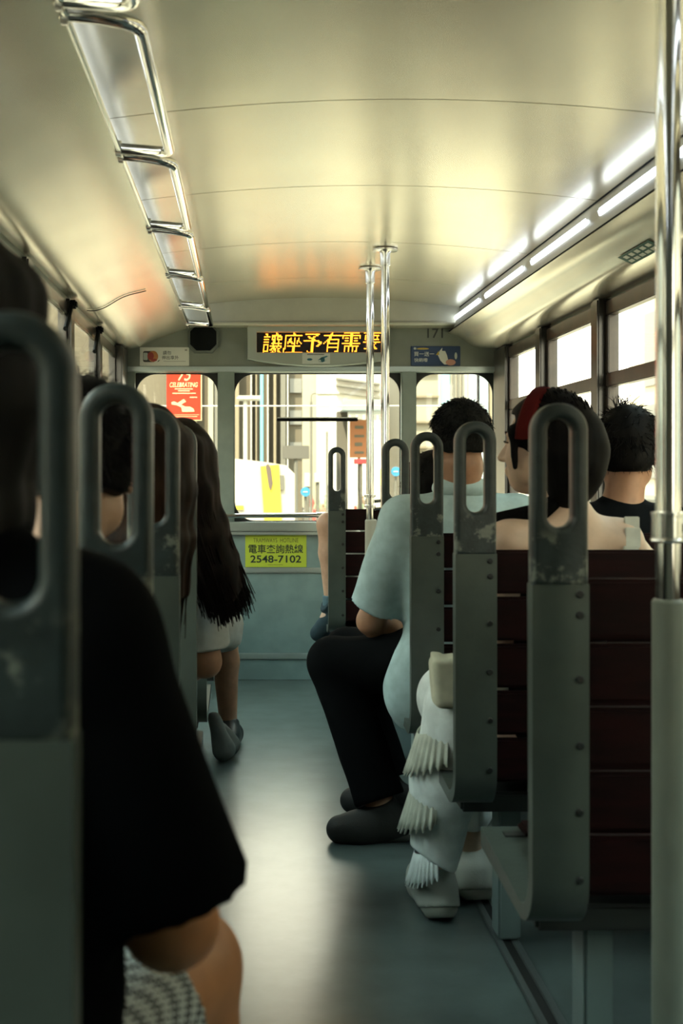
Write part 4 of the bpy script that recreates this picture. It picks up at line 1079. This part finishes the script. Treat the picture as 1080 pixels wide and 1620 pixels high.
# --- passenger with one foot up on the foremost right seat
J = dict(pel=V3(.78, 5.62, .49), neck=V3(.93, 5.60, .93), head=V3(.95, 5.60, 1.085), sL=V3(.91, 5.46, .875), sR=V3(.93, 5.75, .875), eL=V3(.74, 5.45, .70), wL=V3(.56, 5.52, .74), eR=V3(.74, 5.78, .70), wR=V3(.56, 5.68, .74),
         hL=V3(.72, 5.56, .48), kL=V3(.385, 5.60, .84), aL=V3(.40, 5.60, .46), tL=V3(.335, 5.58, .335), hR=V3(.72, 5.70, .48), kR=V3(.43, 5.74, .80), aR=V3(.48, 5.74, .46), tR=V3(.40, 5.74, .40))
HR = head_frame(1.2, -.2)
p = body('person', 'passenger in white sitting sideways at the front right with a raised knee and dark sneaker', J, skin_a, .008, .95, HR)
short_hair(p, J['head'], HR, hair_k, 1.0, .008, nape=-.07, n=400, seed=41, thick=.016)
lace = cloth('white_lace', (.66, .66, .58))
garment(p, 'white_shirt', lace, J, .95, ['torso', ('sleeve', 'L', .8, .015), ('sleeve', 'R', .8, .015)], .010, .012, (.004, 30), 5, hem=(V3(0, 0, .42), (0, 0, -1)), neck_cut=(V3(.92, 5.6, 1.03), V3(.06, .06, .08)))
F = SDF(V3(.28, 5.4, .38), V3(.95, 5.9, .98), .008)
F.rc(J['hL'], V3(.43, 5.60, .80), .10, .075, .04); F.rc(J['hR'], J['kR'], .10, .075, .04); F.el(J['pel'], V3(.15, .17, .12), None, .04); F.rc(V3(.455, 5.58, .80), V3(.452, 5.58, .52), .045, .03, .03)
F.wrinkle(.006, 45, 6); np_obj('white_shorts', *F.mesh(), lace, p)
den = cloth('dark_sneaker', (.03, .05, .06))
shoe(p, J['aL'], J['tL'], den, M('sneaker_sole', (.02, .024, .025), .7), 1.0, .0065, ankle=.04); shoe(p, J['aR'], J['tR'], den, None, 1.0, .009)
F = SDF(J['aL']-.12, J['aL']+.14, .006); F.rc(J['aL']+V3(0, 0, .01), J['aL']+V3(0, 0, .045), .046, .046, 0, planes=[(J['aL']+V3(0, 0, .05), (0, 0, 1))]); np_obj('ankle_sock', *F.mesh(), cloth('sock_blue', (.09, .15, .18)), p)

# --- left side: foreground woman in black T-shirt
J = dict(pel=V3(-.30, 1.04, .50), neck=V3(-.262, 1.04, 1.015), head=V3(-.290, 1.06, 1.172), sL=V3(-.43, 1.06, .955), eL=V3(-.46, 1.14, .68), wL=V3(-.34, 1.33, .62), sR=V3(-.148, 1.03, .945), eR=V3(-.068, 1.07, .690), wR=V3(-.13, 1.28, .655),
         hL=V3(-.38, 1.08, .49), kL=V3(-.38, 1.45, .55), aL=V3(-.37, 1.36, .085), tL=V3(-.37, 1.5, .035), hR=V3(-.22, 1.08, .50), kR=V3(-.068, 1.36, .53), aR=V3(-.045, 1.36, .085), tR=V3(-.04, 1.50, .035))
HR = head_frame(.15, -.05)
tan = M('skin_warm', (.46, .20, .085), .5, var=.06, vs=30, bump=.05, bs=400)
p = body('person', 'nearest passenger on the left, long black hair and loose black T-shirt', J, tan, .006, 1.0, HR, True)
hx, hy, hz = J['head']
gd = []
for dx, dy, spread in ((-.10, .02, -.02), (-.06, -.085, -.02), (.0, -.115, 0), (.055, -.085, .0), (.080, -.03, -.01), (.088, .02, -.012)):
    gd.append([(hx+dx*.4, hy+dy*.4, hz+.115), (hx+dx*.9, hy+dy*.9, hz+.07), (hx+dx, hy+dy, hz-.02), (hx+dx*.95+spread, hy+dy, hz-.12), (hx+dx*.9+spread, hy+dy*.9-.01, hz-.22), (hx+dx*.85+spread, hy+dy*.9-.015, hz-.30)])
long_hair(p, J['head'], HR, hair_k, gd, 1.0, .007, .014, 500, .0035, V3(.008, .012, 0), 51, .022)
blk = cloth('black_jersey', (.003, .0034, .004), .1, 1400)
garment(p, 't_shirt', blk, J, 1.0, ['torso', ('sleeve', 'R', .90, .026, (.22, .1, -1)), ('sleeve', 'L', .86, .02)], .006, .016, (.0035, 16), 14, hem=(V3(0, 0, .50), (0, 0, -1)), neck_cut=(V3(-.262, 1.06, 1.115), V3(.07, .075, .085)), extra=[(V3(-.275, 1.04, .64), V3(.172, .13, .17))])
garment(p, 'checked_shorts', checker_mat('black_white_check', (.015, .02, .022), (.55, .6, .6), 190), J, 1.0, [('leg', 'L', .5, .01), ('leg', 'R', .66, .008)], .0065, .012, None)
for s in 'LR': shoe(p, J['a'+s], J['t'+s], sh_m, None, 1.0, .009)

# --- second left seat: black short hair
J = seated((-.36, 1.74, .53), 0, .15, .39, (.06, .03)); J['head'] = V3(-.25, 1.77, 1.095); J['neck'] = V3(-.32, 1.74, .93); J['kR'] = V3(-.22, 2.05, .5); J['kL'] = V3(-.42, 2.05, .5); J['aR'] = V3(-.25, 1.98, .085); J['aL'] = V3(-.42, 1.98, .085); J['tR'] = V3(-.25, 2.14, .035); J['tL'] = V3(-.42, 2.14, .035)
J['sR'] = V3(-.215, 1.76, .87); J['sL'] = V3(-.47, 1.74, .88); J['eR'] = V3(-.225, 1.86, .62); J['wR'] = V3(-.30, 1.98, .57)
HR = head_frame(.1, -.15)
p = body('person', 'passenger with short tousled black hair seen through the second handle loop', J, skin_a, .007, .98, HR)
short_hair(p, J['head'], HR, hair_k, 1.0, .006, nape=-.045, n=1100, length=.03, seed=61, thick=.015)
garment(p, 'shirt', cloth('grey_shirt', (.09, .10, .10)), J, .98, ['torso', ('sleeve', 'L', .8, .015), ('sleeve', 'R', .8, .015)], .008, .012, (.003, 22), 3, hem=(V3(0, 0, .40), (0, 0, -1)), neck_cut=(V3(-.32, 1.76, 1.03), V3(.065, .065, .09)))
garment(p, 'trousers', MATS['cloth_dark_trousers'], J, .98, [('leg', 'L', 1.92, .01), ('leg', 'R', 1.92, .01)], .01, .010, None, hem=(V3(0, 0, .53), (0, 0, 1)))
for s in 'LR': shoe(p, J['a'+s], J['t'+s], sh_m, None, 1.0, .009)

# --- third left seat: long brown hair
J = seated((-.36, 2.32, .53), 0, .14, .38, (.08, .0), g=.95); J['head'] = V3(-.20, 2.33, 1.075); J['neck'] = V3(-.25, 2.31, .92); J['sR'] = V3(-.205, 2.33, .85); J['sL'] = V3(-.43, 2.31, .87); J['eR'] = V3(-.225, 2.42, .60); J['wR'] = V3(-.29, 2.56, .57)
for s, x in (('R', -.25), ('L', -.43)): J['k'+s] = V3(x, 2.66, .5); J['a'+s] = V3(x, 2.58, .085); J['t'+s] = V3(x, 2.74, .035)
HR = head_frame(.1, -.1)
p = body('person', 'passenger with long brown hair behind the third handle loop', J, skin_a, .008, .94, HR, True)
hx, hy, hz = J['head']; gd = []
for dx, dy in ((-.085, .02), (-.06, -.085), (.0, -.105), (.055, -.085), (.08, .0)):
    gd.append([(hx+dx*.4, hy+dy*.4, hz+.11), (hx+dx*.9, hy+dy*.9, hz+.07), (hx+dx, hy+dy, hz-.02), (hx+dx, hy+dy, hz-.12), (hx+dx*.95, hy+dy*.9, hz-.22), (hx+dx*.9, hy+dy*.8, hz-.29)])
long_hair(p, J['head'], HR, hair_b, gd, 1.0, .008, .012, 320, .0032, V3(.008, .012, 0), 71, .02)
garment(p, 'dark_top', MATS['cloth_black_jacket'], J, .94, ['torso', ('sleeve', 'L', .8, .012), ('sleeve', 'R', .8, .012)], .009, .012, (.003, 22), 3, hem=(V3(0, 0, .40), (0, 0, -1)), neck_cut=(V3(-.25, 2.33, 1.02), V3(.06, .06, .085)))
garment(p, 'trousers', MATS['cloth_dark_trousers'], J, .94, [('leg', 'L', 1.92, .01), ('leg', 'R', 1.92, .01)], .01, .010, None, hem=(V3(0, 0, .53), (0, 0, 1)))
for s in 'LR': shoe(p, J['a'+s], J['t'+s], sh_m, None, .95, .009)

# --- fourth left seat: white T-shirt, long dark hair swinging over the aisle
J = seated((-.34, 3.04, .53), 0, .14, .40, (.09, .0)); J['head'] = V3(-.165, 3.04, 1.075); J['neck'] = V3(-.20, 3.02, .93); J['sR'] = V3(-.122, 3.06, .855); J['sL'] = V3(-.37, 3.02, .88); J['eR'] = V3(-.105, 3.08, .60); J['wR'] = V3(-.20, 3.24, .55)
for s, x in (('R', -.25), ('L', -.43)): J['k'+s] = V3(x, 3.36, .5); J['a'+s] = V3(x, 3.28, .085); J['t'+s] = V3(x, 3.44, .035)
HR = head_frame(.25, -.1, .12)
p = body('person', 'woman in a white T-shirt whose long dark hair swings out over the aisle', J, skin_b, .007, .95, HR, True)
top = J['head']+V3(.0, -.03, .118)
gd = [[top+V3(-.06, 0, -.01), PX(262, 720, 2.98), PX(268, 780, 2.96), PX(285, 850, 2.96), PX(305, 905, 2.96), PX(322, 940, 2.97), PX(330, 962, 2.98)],
      [top+V3(-.02, -.02, 0), PX(285, 710, 2.92), PX(296, 780, 2.90), PX(312, 850, 2.90), PX(330, 905, 2.91), PX(345, 950, 2.93), PX(352, 976, 2.94)],
      [top, PX(305, 710, 2.92), PX(320, 780, 2.91), PX(338, 850, 2.92), PX(356, 905, 2.93), PX(368, 940, 2.95), PX(376, 966, 2.96)],
      [top+V3(.02, 0, 0), PX(313, 705, 2.98), PX(330, 765, 2.97), PX(347, 825, 2.97), PX(366, 880, 2.98), PX(382, 920, 3.0), PX(392, 950, 3.02)]]
long_hair(p, J['head'], HR, M('hair_dark_brown', (.008, .0045, .0035), .6, spec=.1, var=.5, vs=60, stretch=(1, 1, .1)), np.array(gd, dtype=float), 1.0, .007, .012, 620, .0032, V3(.012, .022, 0), 81, .017, tips=.05)
wt = cloth('white_tee', (.60, .62, .60))
garment(p, 't_shirt', wt, J, .95, ['torso', ('sleeve', 'L', .8, .015), ('sleeve', 'R', .85, .012)], .007, .012, (.004, 24), 3, hem=(V3(0, 0, .40), (0, 0, -1)), neck_cut=(V3(-.20, 3.04, 1.03), V3(.06, .06, .085)))
garment(p, 'trousers', MATS['cloth_dark_trousers'], J, .95, [('leg', 'L', 1.92, .01), ('leg', 'R', 1.92, .01)], .01, .010, None, hem=(V3(0, 0, .53), (0, 0, 1)))
for s in 'LR': shoe(p, J['a'+s], J['t'+s], sh_m, None, .95, .009)

# --- sixth left seat: white shorts, leg out in the aisle
J = seated((-.33, 4.42, .53), 0, .13, .36, (.02, .0)); J['head'] = V3(-.27, 4.44, 1.00); J['neck'] = V3(-.28, 4.42, .86)
J['hR'] = V3(-.25, 4.44, .51); J['kR'] = V3(-.088, 4.74, .47); J['aR'] = V3(-.072, 4.72, .085); J['tR'] = V3(-.055, 4.87, .035)
J['kL'] = V3(-.36, 4.75, .48); J['aL'] = V3(-.36, 4.68, .085); J['tL'] = V3(-.35, 4.76, .035)
HR = head_frame(0, -.1)
p = body('person', 'passenger in white shorts with a bare leg in the aisle near the front', J, skin_b, .008, .92, HR)
short_hair(p, J['head'], HR, hair_k, .95, .008, nape=-.06, n=400, seed=91)
garment(p, 'white_shirt', wt, J, .92, ['torso', ('sleeve', 'L', .8, .015), ('sleeve', 'R', .8, .012)], .009, .012, (.004, 24), 3, hem=(V3(0, 0, .40), (0, 0, -1)), neck_cut=(V3(-.28, 4.44, .96), V3(.06, .06, .085)))
garment(p, 'white_shorts', wt, J, .92, [('leg', 'L', .97, .012), ('leg', 'R', .97, .016)], .008, .014, (.004, 40), 3, hem=(V3(0, 0, .53), (0, 0, 1)))
bsh = M('shoe_black', (.010, .010, .010), .4)
for s in 'LR': shoe(p, J['a'+s], J['t'+s], bsh, None, .95, .007)
# grey shape on the floor beside that leg, stands for the other shoe
F = SDF(V3(-.30, 4.2, -.02), V3(.02, 4.75, .36), .006)
F.rc(V3(-.122, 4.48, .17), V3(-.085, 4.50, .05), .022, .045, .0); F.rc(V3(-.10, 4.58, .10), V3(-.065, 4.58, .045), .03, .042, .04); F.cut(V3(0, 0, .003), (0, 0, -1)); F.wrinkle(.004, 60, 2)
bag = np_obj('grey_shape', *F.mesh(), cloth('grey_fabric', (.17, .18, .165)), None, (-.09, 4.52, 0)); tag(bag, 'small slumped grey shoe-like shape on the aisle floor beside the bare leg and black shoe', 'bag')

# ------------------------------------------------------------------ the street outside
ZG = -2.4
asph = M('asphalt', (.30, .27, .21), .9, var=.15, vs=2)
struct(MB().bb(-60, 60, -40, 220, ZG-.2, ZG, 0), 'trim_12', asph)
cream_b = M('facade_cream', (.20, .185, .14), .8, var=.06, vs=.4); beige_b = M('facade_beige', (.14, .115, .075), .8, var=.10, vs=.3, stretch=(1, 1, .1)); tan_b = M('facade_tan', (.07, .058, .038), .8, var=.12, vs=.4, stretch=(1, 1, .1))
white_b = M('facade_white', (.30, .29, .245), .7, var=.04, vs=.5); grey_b = M('facade_grey', (.085, .08, .065), .8); blue_b = M('facade_blue_glass', (.10, .19, .22), .25); pale_blue = M('facade_pale_blue', (.21, .26, .275), .5)
win_b = M('far_window', (.11, .11, .10), .3); orange_s = M('sign_orange', (.50, .20, .08), .5); red_s = M('sign_red', (.32, .02, .024), .5); yellow_s = M('sign_yellow', (.42, .33, .012), .5); blue_s = M('sign_blue', (.01, .13, .26), .5); dark_s = M('sign_dark', (.055, .05, .04), .6)
def X_at(x, Y): return (x-390)*Y/1900
def Z_at(y, Y): return EYE-(y-745)*Y/1900
# tan ribbed building, left of the street
b = empty('building', (-6, 36, ZG), 'tan high building with vertical ribs filling the left part of the front window', 'building')
Y = 34; x1 = X_at(478, Y)
build(MB().bb(-14, x1, Y, Y+14, ZG, 9, 0), 'walls', tan_b, b)
for k, (xa, xb, mt) in enumerate(((372, 378, beige_b), (396, 398, white_b), (404, 406, beige_b), (422, 424, white_b), (432, 436, beige_b), (443, 451, grey_b), (453, 455, white_b), (340, 350, grey_b), (300, 312, beige_b), (270, 285, beige_b), (330, 338, cream_b), (345, 349, cream_b))):
    build(MB().bb(X_at(xa, Y), X_at(xb, Y), Y-.5, Y+.02, ZG, 9, 0), 'rib', mt, b)
for k in range(6):
    build(MB().bb(X_at(458, Y), x1-.02, Y-.08, Y+.02, 1.5+k*.9, 1.9+k*.9, 0), 'far_window', win_b, b)
# pale tower in the middle
b = empty('building', (5.7, 110, ZG), 'pale cream tower in the middle of the front window behind the thin street lamp', 'building')
Y = 110
build(MB().bb(X_at(474, Y), X_at(531, Y), Y, Y+12, ZG, 14, 0), 'walls', cream_b, b)
build(MB().bb(X_at(500, Y), X_at(528, Y), Y-.6, Y+.02, ZG, 14, 0), 'pier', white_b, b)
# terraced building with footbridge
b = empty('building', (10, 100, ZG), 'white building with slanting ledges above the orange street signs', 'building')
Y = 100
build(MB().bb(X_at(531, Y), X_at(640, Y), Y, Y+8, ZG, 12.5, 0), 'walls', white_b, b)
for y, t in ((598, 3), (608, 3), (618, 4)):
    v = [(X_at(531, Y), Y-.6, Z_at(y, Y)), (X_at(600, Y), Y-.6, Z_at(y+9, Y)), (X_at(600, Y), Y-.6, Z_at(y+9+t, Y)), (X_at(531, Y), Y-.6, Z_at(y+t, Y))]
    build(MB().add(v+[(a, Y+.05, c) for a, _, c in v], [(0, 1, 2, 3), (4, 7, 6, 5), (0, 4, 5, 1), (1, 5, 6, 2), (2, 6, 7, 3), (3, 7, 4, 0)]), 'ledge', grey_b, b, smooth=False)
for k in range(6): build(MB().bb(X_at(544+11*k, Y), X_at(551+11*k, Y), Y-.1, Y+.02, Z_at(663, Y), Z_at(650, Y), 0), 'far_window', win_b, b)
fb = empty('footbridge', (5, 44, Z_at(648, 44)), 'pale blue footbridge crossing above the street behind the slim poles', 'bridge')
Y = 44
build(MB().bb(X_at(541, Y), X_at(660, Y), Y, Y+3, Z_at(650, Y), Z_at(632, Y), .02), 'deck', pale_blue, fb)
for xx in (545, 655): build(MB().bb(X_at(xx, Y)-.2, X_at(xx, Y)+.2, Y+1, Y+1.5, ZG, Z_at(649, Y), .02), 'bridge_pier', grey_b, fb)
# buildings seen in the right front window
b = empty('building', (9, 40, ZG), 'cream building with fine ledges at the edge of the right front window', 'building'); Y = 38
build(MB().bb(X_at(641, Y), X_at(693, Y), Y, Y+5, ZG, 8.5, 0), 'walls', cream_b, b)
for k in range(9): build(MB().bb(X_at(641, Y), X_at(693, Y), Y-.15, Y+.02, 1.0+k*.8, 1.06+k*.8, 0), 'ledge', beige_b, b)
b = empty('building', (24, 120, ZG), 'blue and white striped glass tower in the right front window above the grey-haired head', 'building'); Y = 120
build(MB().bb(X_at(690, Y), X_at(800, Y), Y, Y+14, ZG, 17, 0), 'walls', white_b, b)
for xa, xb, mt in ((697, 710, blue_b), (715, 717, grey_b), (722, 724, grey_b), (729, 731, grey_b), (740, 770, pale_blue), (752, 757, blue_b), (773, 790, beige_b)):
    build(MB().bb(X_at(xa, Y), X_at(xb, Y), Y-.5, Y+.02, ZG, 17, 0), 'glass_strip', mt, b)
# street sides
for sx, X0, lab in ((1, 10.5, 'cream shop building along the street outside the right-hand windows'), (-1, -9.0, 'pale shop building along the street outside the left-hand windows')):
    b = empty('building', (X0+sx*4, 14, ZG), lab, 'building')
    zt_ = 8.5 if sx > 0 else 4.6
    build(MB().bb(X0, X0+sx*8, -14, 33, ZG, zt_, 0), 'walls', M('shop_wall', (.50, .43, .31), .8, var=.06, vs=.4), b)
    for k in range(11):
        y0 = -12+k*4.1
        for z0 in ((.9, 3.3, 5.9) if sx > 0 else (.9, 2.7)): build(MB().bb(X0-sx*.04, X0+sx*.02, y0, y0+2.6, z0, z0+1.9, 0), 'far_window', win_b if k % 3 else pale_blue, b)
        build(MB().bb(X0-sx*.25, X0+sx*.02, y0-.9, y0-.5, ZG, zt_, 0), 'pilaster', white_b, b)
    build(MB().bb(X0-sx*1.6, X0+sx*.02, -14, 33, .1, .45, .02), 'canopy', grey_b, b)
# signs hanging along the right and left street
def street_sign(x0, x1, Y, z0, z1, mat, lab, txt=None, post=True, sz=.5):
    s = empty('street_sign', ((x0+x1)/2, Y, z0), lab, 'sign')
    build(MB().bb(x0, x1, Y, Y+.15, z0, z1, .01), 'sign_board', mat, s)
    if txt: text(txt, sz, ((x0+x1)/2, Y-.002, (z0+z1)/2), M('sign_print', (.9, .85, .65), .6), s, width=(x1-x0)*.8)
    if post: build(MB().cyl(((x0+x1)/2, Y+.1, ZG), ((x0+x1)/2, Y+.1, z0+.02), .05, 8), 'post', grey_b, s)
    return s
street_sign(X_at(1050, 18), X_at(1100, 18), 18, Z_at(690, 18), Z_at(588, 18), red_s, 'tall red shop sign outside the right windows just past the thick chrome pole', None)
street_sign(5.2, 6.2, 11, .9, 2.6, orange_s, 'orange shop sign outside the right-hand windows', None)
street_sign(-5.2, -4.0, 10, .6, 3.0, orange_s, 'orange shop sign outside the left-hand windows', None)
street_sign(-5.4, -4.2, 15, .8, 3.4, red_s, 'red shop sign outside the left-hand windows', None)
street_sign(-5.0, -4.2, 6, .6, 2.6, red_s, 'red banner close outside the left-hand windows', None)
street_sign(X_at(553, 46), X_at(583, 46), 46, Z_at(724, 46), Z_at(664, 46), orange_s, 'pale orange vertical shop sign right of the lone seat handle in the front window', None)
street_sign(X_at(560, 40), X_at(582, 40), 40, Z_at(734, 40), Z_at(726, 40), red_s, 'small red street sign below the orange shop sign', None)
street_sign(X_at(447, 30), X_at(489, 30), 30, Z_at(726, 30), Z_at(705, 30), dark_s, 'dark grey rectangular sign hanging above the white bus roof', None)
street_sign(X_at(481, 34), X_at(493, 34), 34, Z_at(770, 34), Z_at(748, 34), white_b, 'white square sign in the street below the window bar', None)
street_sign(X_at(497, 34), X_at(508, 34), 34, Z_at(763, 34), Z_at(748, 34), white_b, 'white square sign next to the thin street lamp post', None)
street_sign(X_at(516, 33), X_at(525, 33), 33, Z_at(768, 33), Z_at(752, 33), white_b, 'small white sign just left of the lone seat handle', None)
street_sign(X_at(602, 30), X_at(608, 30), 30, Z_at(768, 30), Z_at(742, 30), yellow_s, 'narrow yellow sign between the two slim poles', None)
for xx, yy, Y, lab in ((483, 778, 28, 'round blue traffic sign with a white arrow low in the front window'), (626, 746, 28, 'round blue traffic sign seen through the fourth handle loop')):
    c = px(xx, yy, Y); s = empty('traffic_sign', (c.x, c.y, ZG), lab, 'sign')
    build(MB().cyl((c.x, Y-.03, c.z), (c.x, Y+.03, c.z), .11, 20), 'disc', blue_s, s); build(MB().bb(c.x-.06, c.x+.05, Y-.04, Y-.03, c.z-.012, c.z+.012, 0), 'arrow', white_b, s)
    build(MB().cyl((c.x, Y+.06, ZG), (c.x, Y+.06, c.z+.1), .03, 8), 'post', grey_b, s)
# lamp posts and poles
def lamp(x, ytop, Y, mat, lab, arm=None, r=.04):
    a = px(x, ytop, Y); s = empty('lamp_post', (a.x, Y, ZG), lab, 'lamp post')
    build(MB().cyl((a.x, Y, ZG), (a.x, Y, a.z), r, 10), 'pole', mat, s)
    if arm:
        q = px(arm[0], arm[1], Y); build(MB().tube(arc_path([a, (a.x, Y, q.z), q], .4), r*.5, 8), 'lamp_arm', mat, s); build(MB().box(q, (.5, .2, .1), .03), 'lamp_head', white_b, s)
lamp(492, 636, 26, grey_b, 'thin grey street lamp post with a curved arm behind the window bar', (518, 622), .03)
lamp(517, 683, 30, grey_b, 'thin short post in the street left of the lone seat handle', None, .022)
lamp(414, 560, 23, M('pole_blue', (.10, .24, .28), .5), 'pale blue street pole in front of the tan ribbed building', None, .035)
lamp(388, 634, 24, white_b, 'white street lamp pole at the left edge of the big front window', (394, 630), .045)
w = build(MB().tube([(-8, 20, Z_at(643, 20)), (4, 20, Z_at(642, 20))], .012, 6), 'overhead_wire', white_b); tag(w, 'thin pale overhead wire crossing the big front window', 'wire')
# the white bus
b = empty('bus', (-1.2, 17, ZG), 'white bus with a yellow end panel low in the big front window', 'bus')
Y = 14; xr = X_at(466, Y); zt = Z_at(724, Y)
pr = [(-3.0, ZG+.3), (xr, ZG+.3), (xr, Z_at(736, Y)-.1)]+[(xr-.1-(.9*k/6), Z_at(736, Y)+(zt-Z_at(736, Y))*math.sin(PI/2*k/6)) for k in range(7)]+[(-3.0, zt-.02)]
bus_w = M('bus_white', (.28, .26, .22), .35, var=.03)
build(MB().extrude_y(pr, Y, Y+8), 'bus_body', bus_w, b, smooth=False)
flat = MB(); flat_poly(flat, [(X_at(412, Y), Z_at(738, Y)), (X_at(441, Y), Z_at(735, Y)), (X_at(446, Y), Z_at(840, Y)), (X_at(419, Y), Z_at(840, Y))], Y-.01, .03); build(flat, 'yellow_panel', yellow_s, b, smooth=False)
flat = MB(); flat_poly(flat, [(X_at(x, Y), Z_at(y, Y)) for x, y in ((420, 737), (424, 734), (428, 740), (431, 765), (428, 776), (425, 770))], Y-.04, .02); build(flat, 'dark_stripe', M('bus_brown', (.06, .04, .03), .5), b, smooth=False)
for xa, xb, ya, yb_, mt in ((442, 449, 752, 775, grey_b), (361, 367, 780, 795, beige_b), (362, 385, 800, 806, yellow_s), (424, 432, 782, 787, orange_s)):
    build(MB().bb(X_at(xa, Y), X_at(xb, Y), Y-.03, Y, Z_at(yb_, Y), Z_at(ya, Y), 0), 'bus_marking', mt, b, smooth=False)
for xx in (-2.4, xr-.4):
    build(MB().cyl((xx-.14, Y+1.8, ZG+.45), (xx+.14, Y+1.8, ZG+.45), .45, 20), 'wheel', gasket, b)
# pedestrians on the crossing
def pedestrian():
    F = SDF(V3(-.4, -.35, 0), V3(.4, .35, 1.8), .03)
    F.el(V3(0, 0, 1.25), V3(.19, .12, .30), None, .05); F.el(V3(0, .0, 1.60), V3(.08, .095, .115), None, .03); F.rc(V3(0, 0, 1.4), V3(0, 0, 1.55), .055, .05, .02)
    for s in (1, -1): F.rc(V3(s*.09, 0, .95), V3(s*.10, .08*s, .5), .085, .06, .03); F.rc(V3(s*.10, .08*s, .5), V3(s*.10, -.04*s, .06), .055, .04, .02); F.rc(V3(s*.10, -.04*s, .05), V3(s*.10, .12-.04*s, .035), .04, .035, .02); F.rc(V3(s*.2, 0, 1.40), V3(s*.24, -.06*s, 1.1), .05, .04, .03); F.rc(V3(s*.24, -.06*s, 1.1), V3(s*.22, .06, .85), .04, .03, .02)
    return F.mesh()
pv, pq = pedestrian()
cols = [('dark clothes', (.04, .035, .03)), ('white clothes', (.3, .29, .26)), ('red clothes', (.25, .04, .03)), ('green clothes', (.14, .17, .1)), ('brown clothes', (.12, .08, .05))]
meshes = []
for nm, cc in cols:
    o = np_obj('person', pv, pq, M('pedestrian_'+nm.split()[0], cc, .9), None, (0, 0, 0)); meshes.append((nm, o))
spots = [(478, 62), (486, 70), (497, 58), (504, 76), (511, 66), (520, 60), (527, 80), (562, 64), (570, 72), (577, 58), (584, 68), (474, 84), (493, 90), (515, 88), (574, 86), (581, 92)]
for i, (xx, Y) in enumerate(spots):
    nm, src = meshes[i % 5]; o = src if i < 5 else src.copy()
    if i >= 5: COL.objects.link(o)
    o.location = (X_at(xx, Y), Y, ZG); o.rotation_euler = (0, 0, random.uniform(0, 6.28)); o.scale = (1, 1, random.uniform(.94, 1.06))
    tag(o, f'far pedestrian in {nm} in the crowd crossing the street ahead', 'person', f'pedestrians in {nm} on the crossing')
# pale lettering-like strokes are too blurred to read in the photograph: only soft blotches stand on the orange sign
for xx, yy, w_, h_ in ((568, 676, 14, 5), (568, 690, 16, 4), (567, 703, 12, 6), (568, 716, 15, 4)):
    c = px(xx, yy, 46); sg = [o for o in bpy.data.objects if o.name.startswith('street_sign') and o.parent is None and 'pale orange vertical' in o.get('label', '')][0]
    build(MB().box((c.x, 45.97, c.z), (w_*46/1900, .04, h_*46/1900), .03), 'pale_print', cream_b, sg)
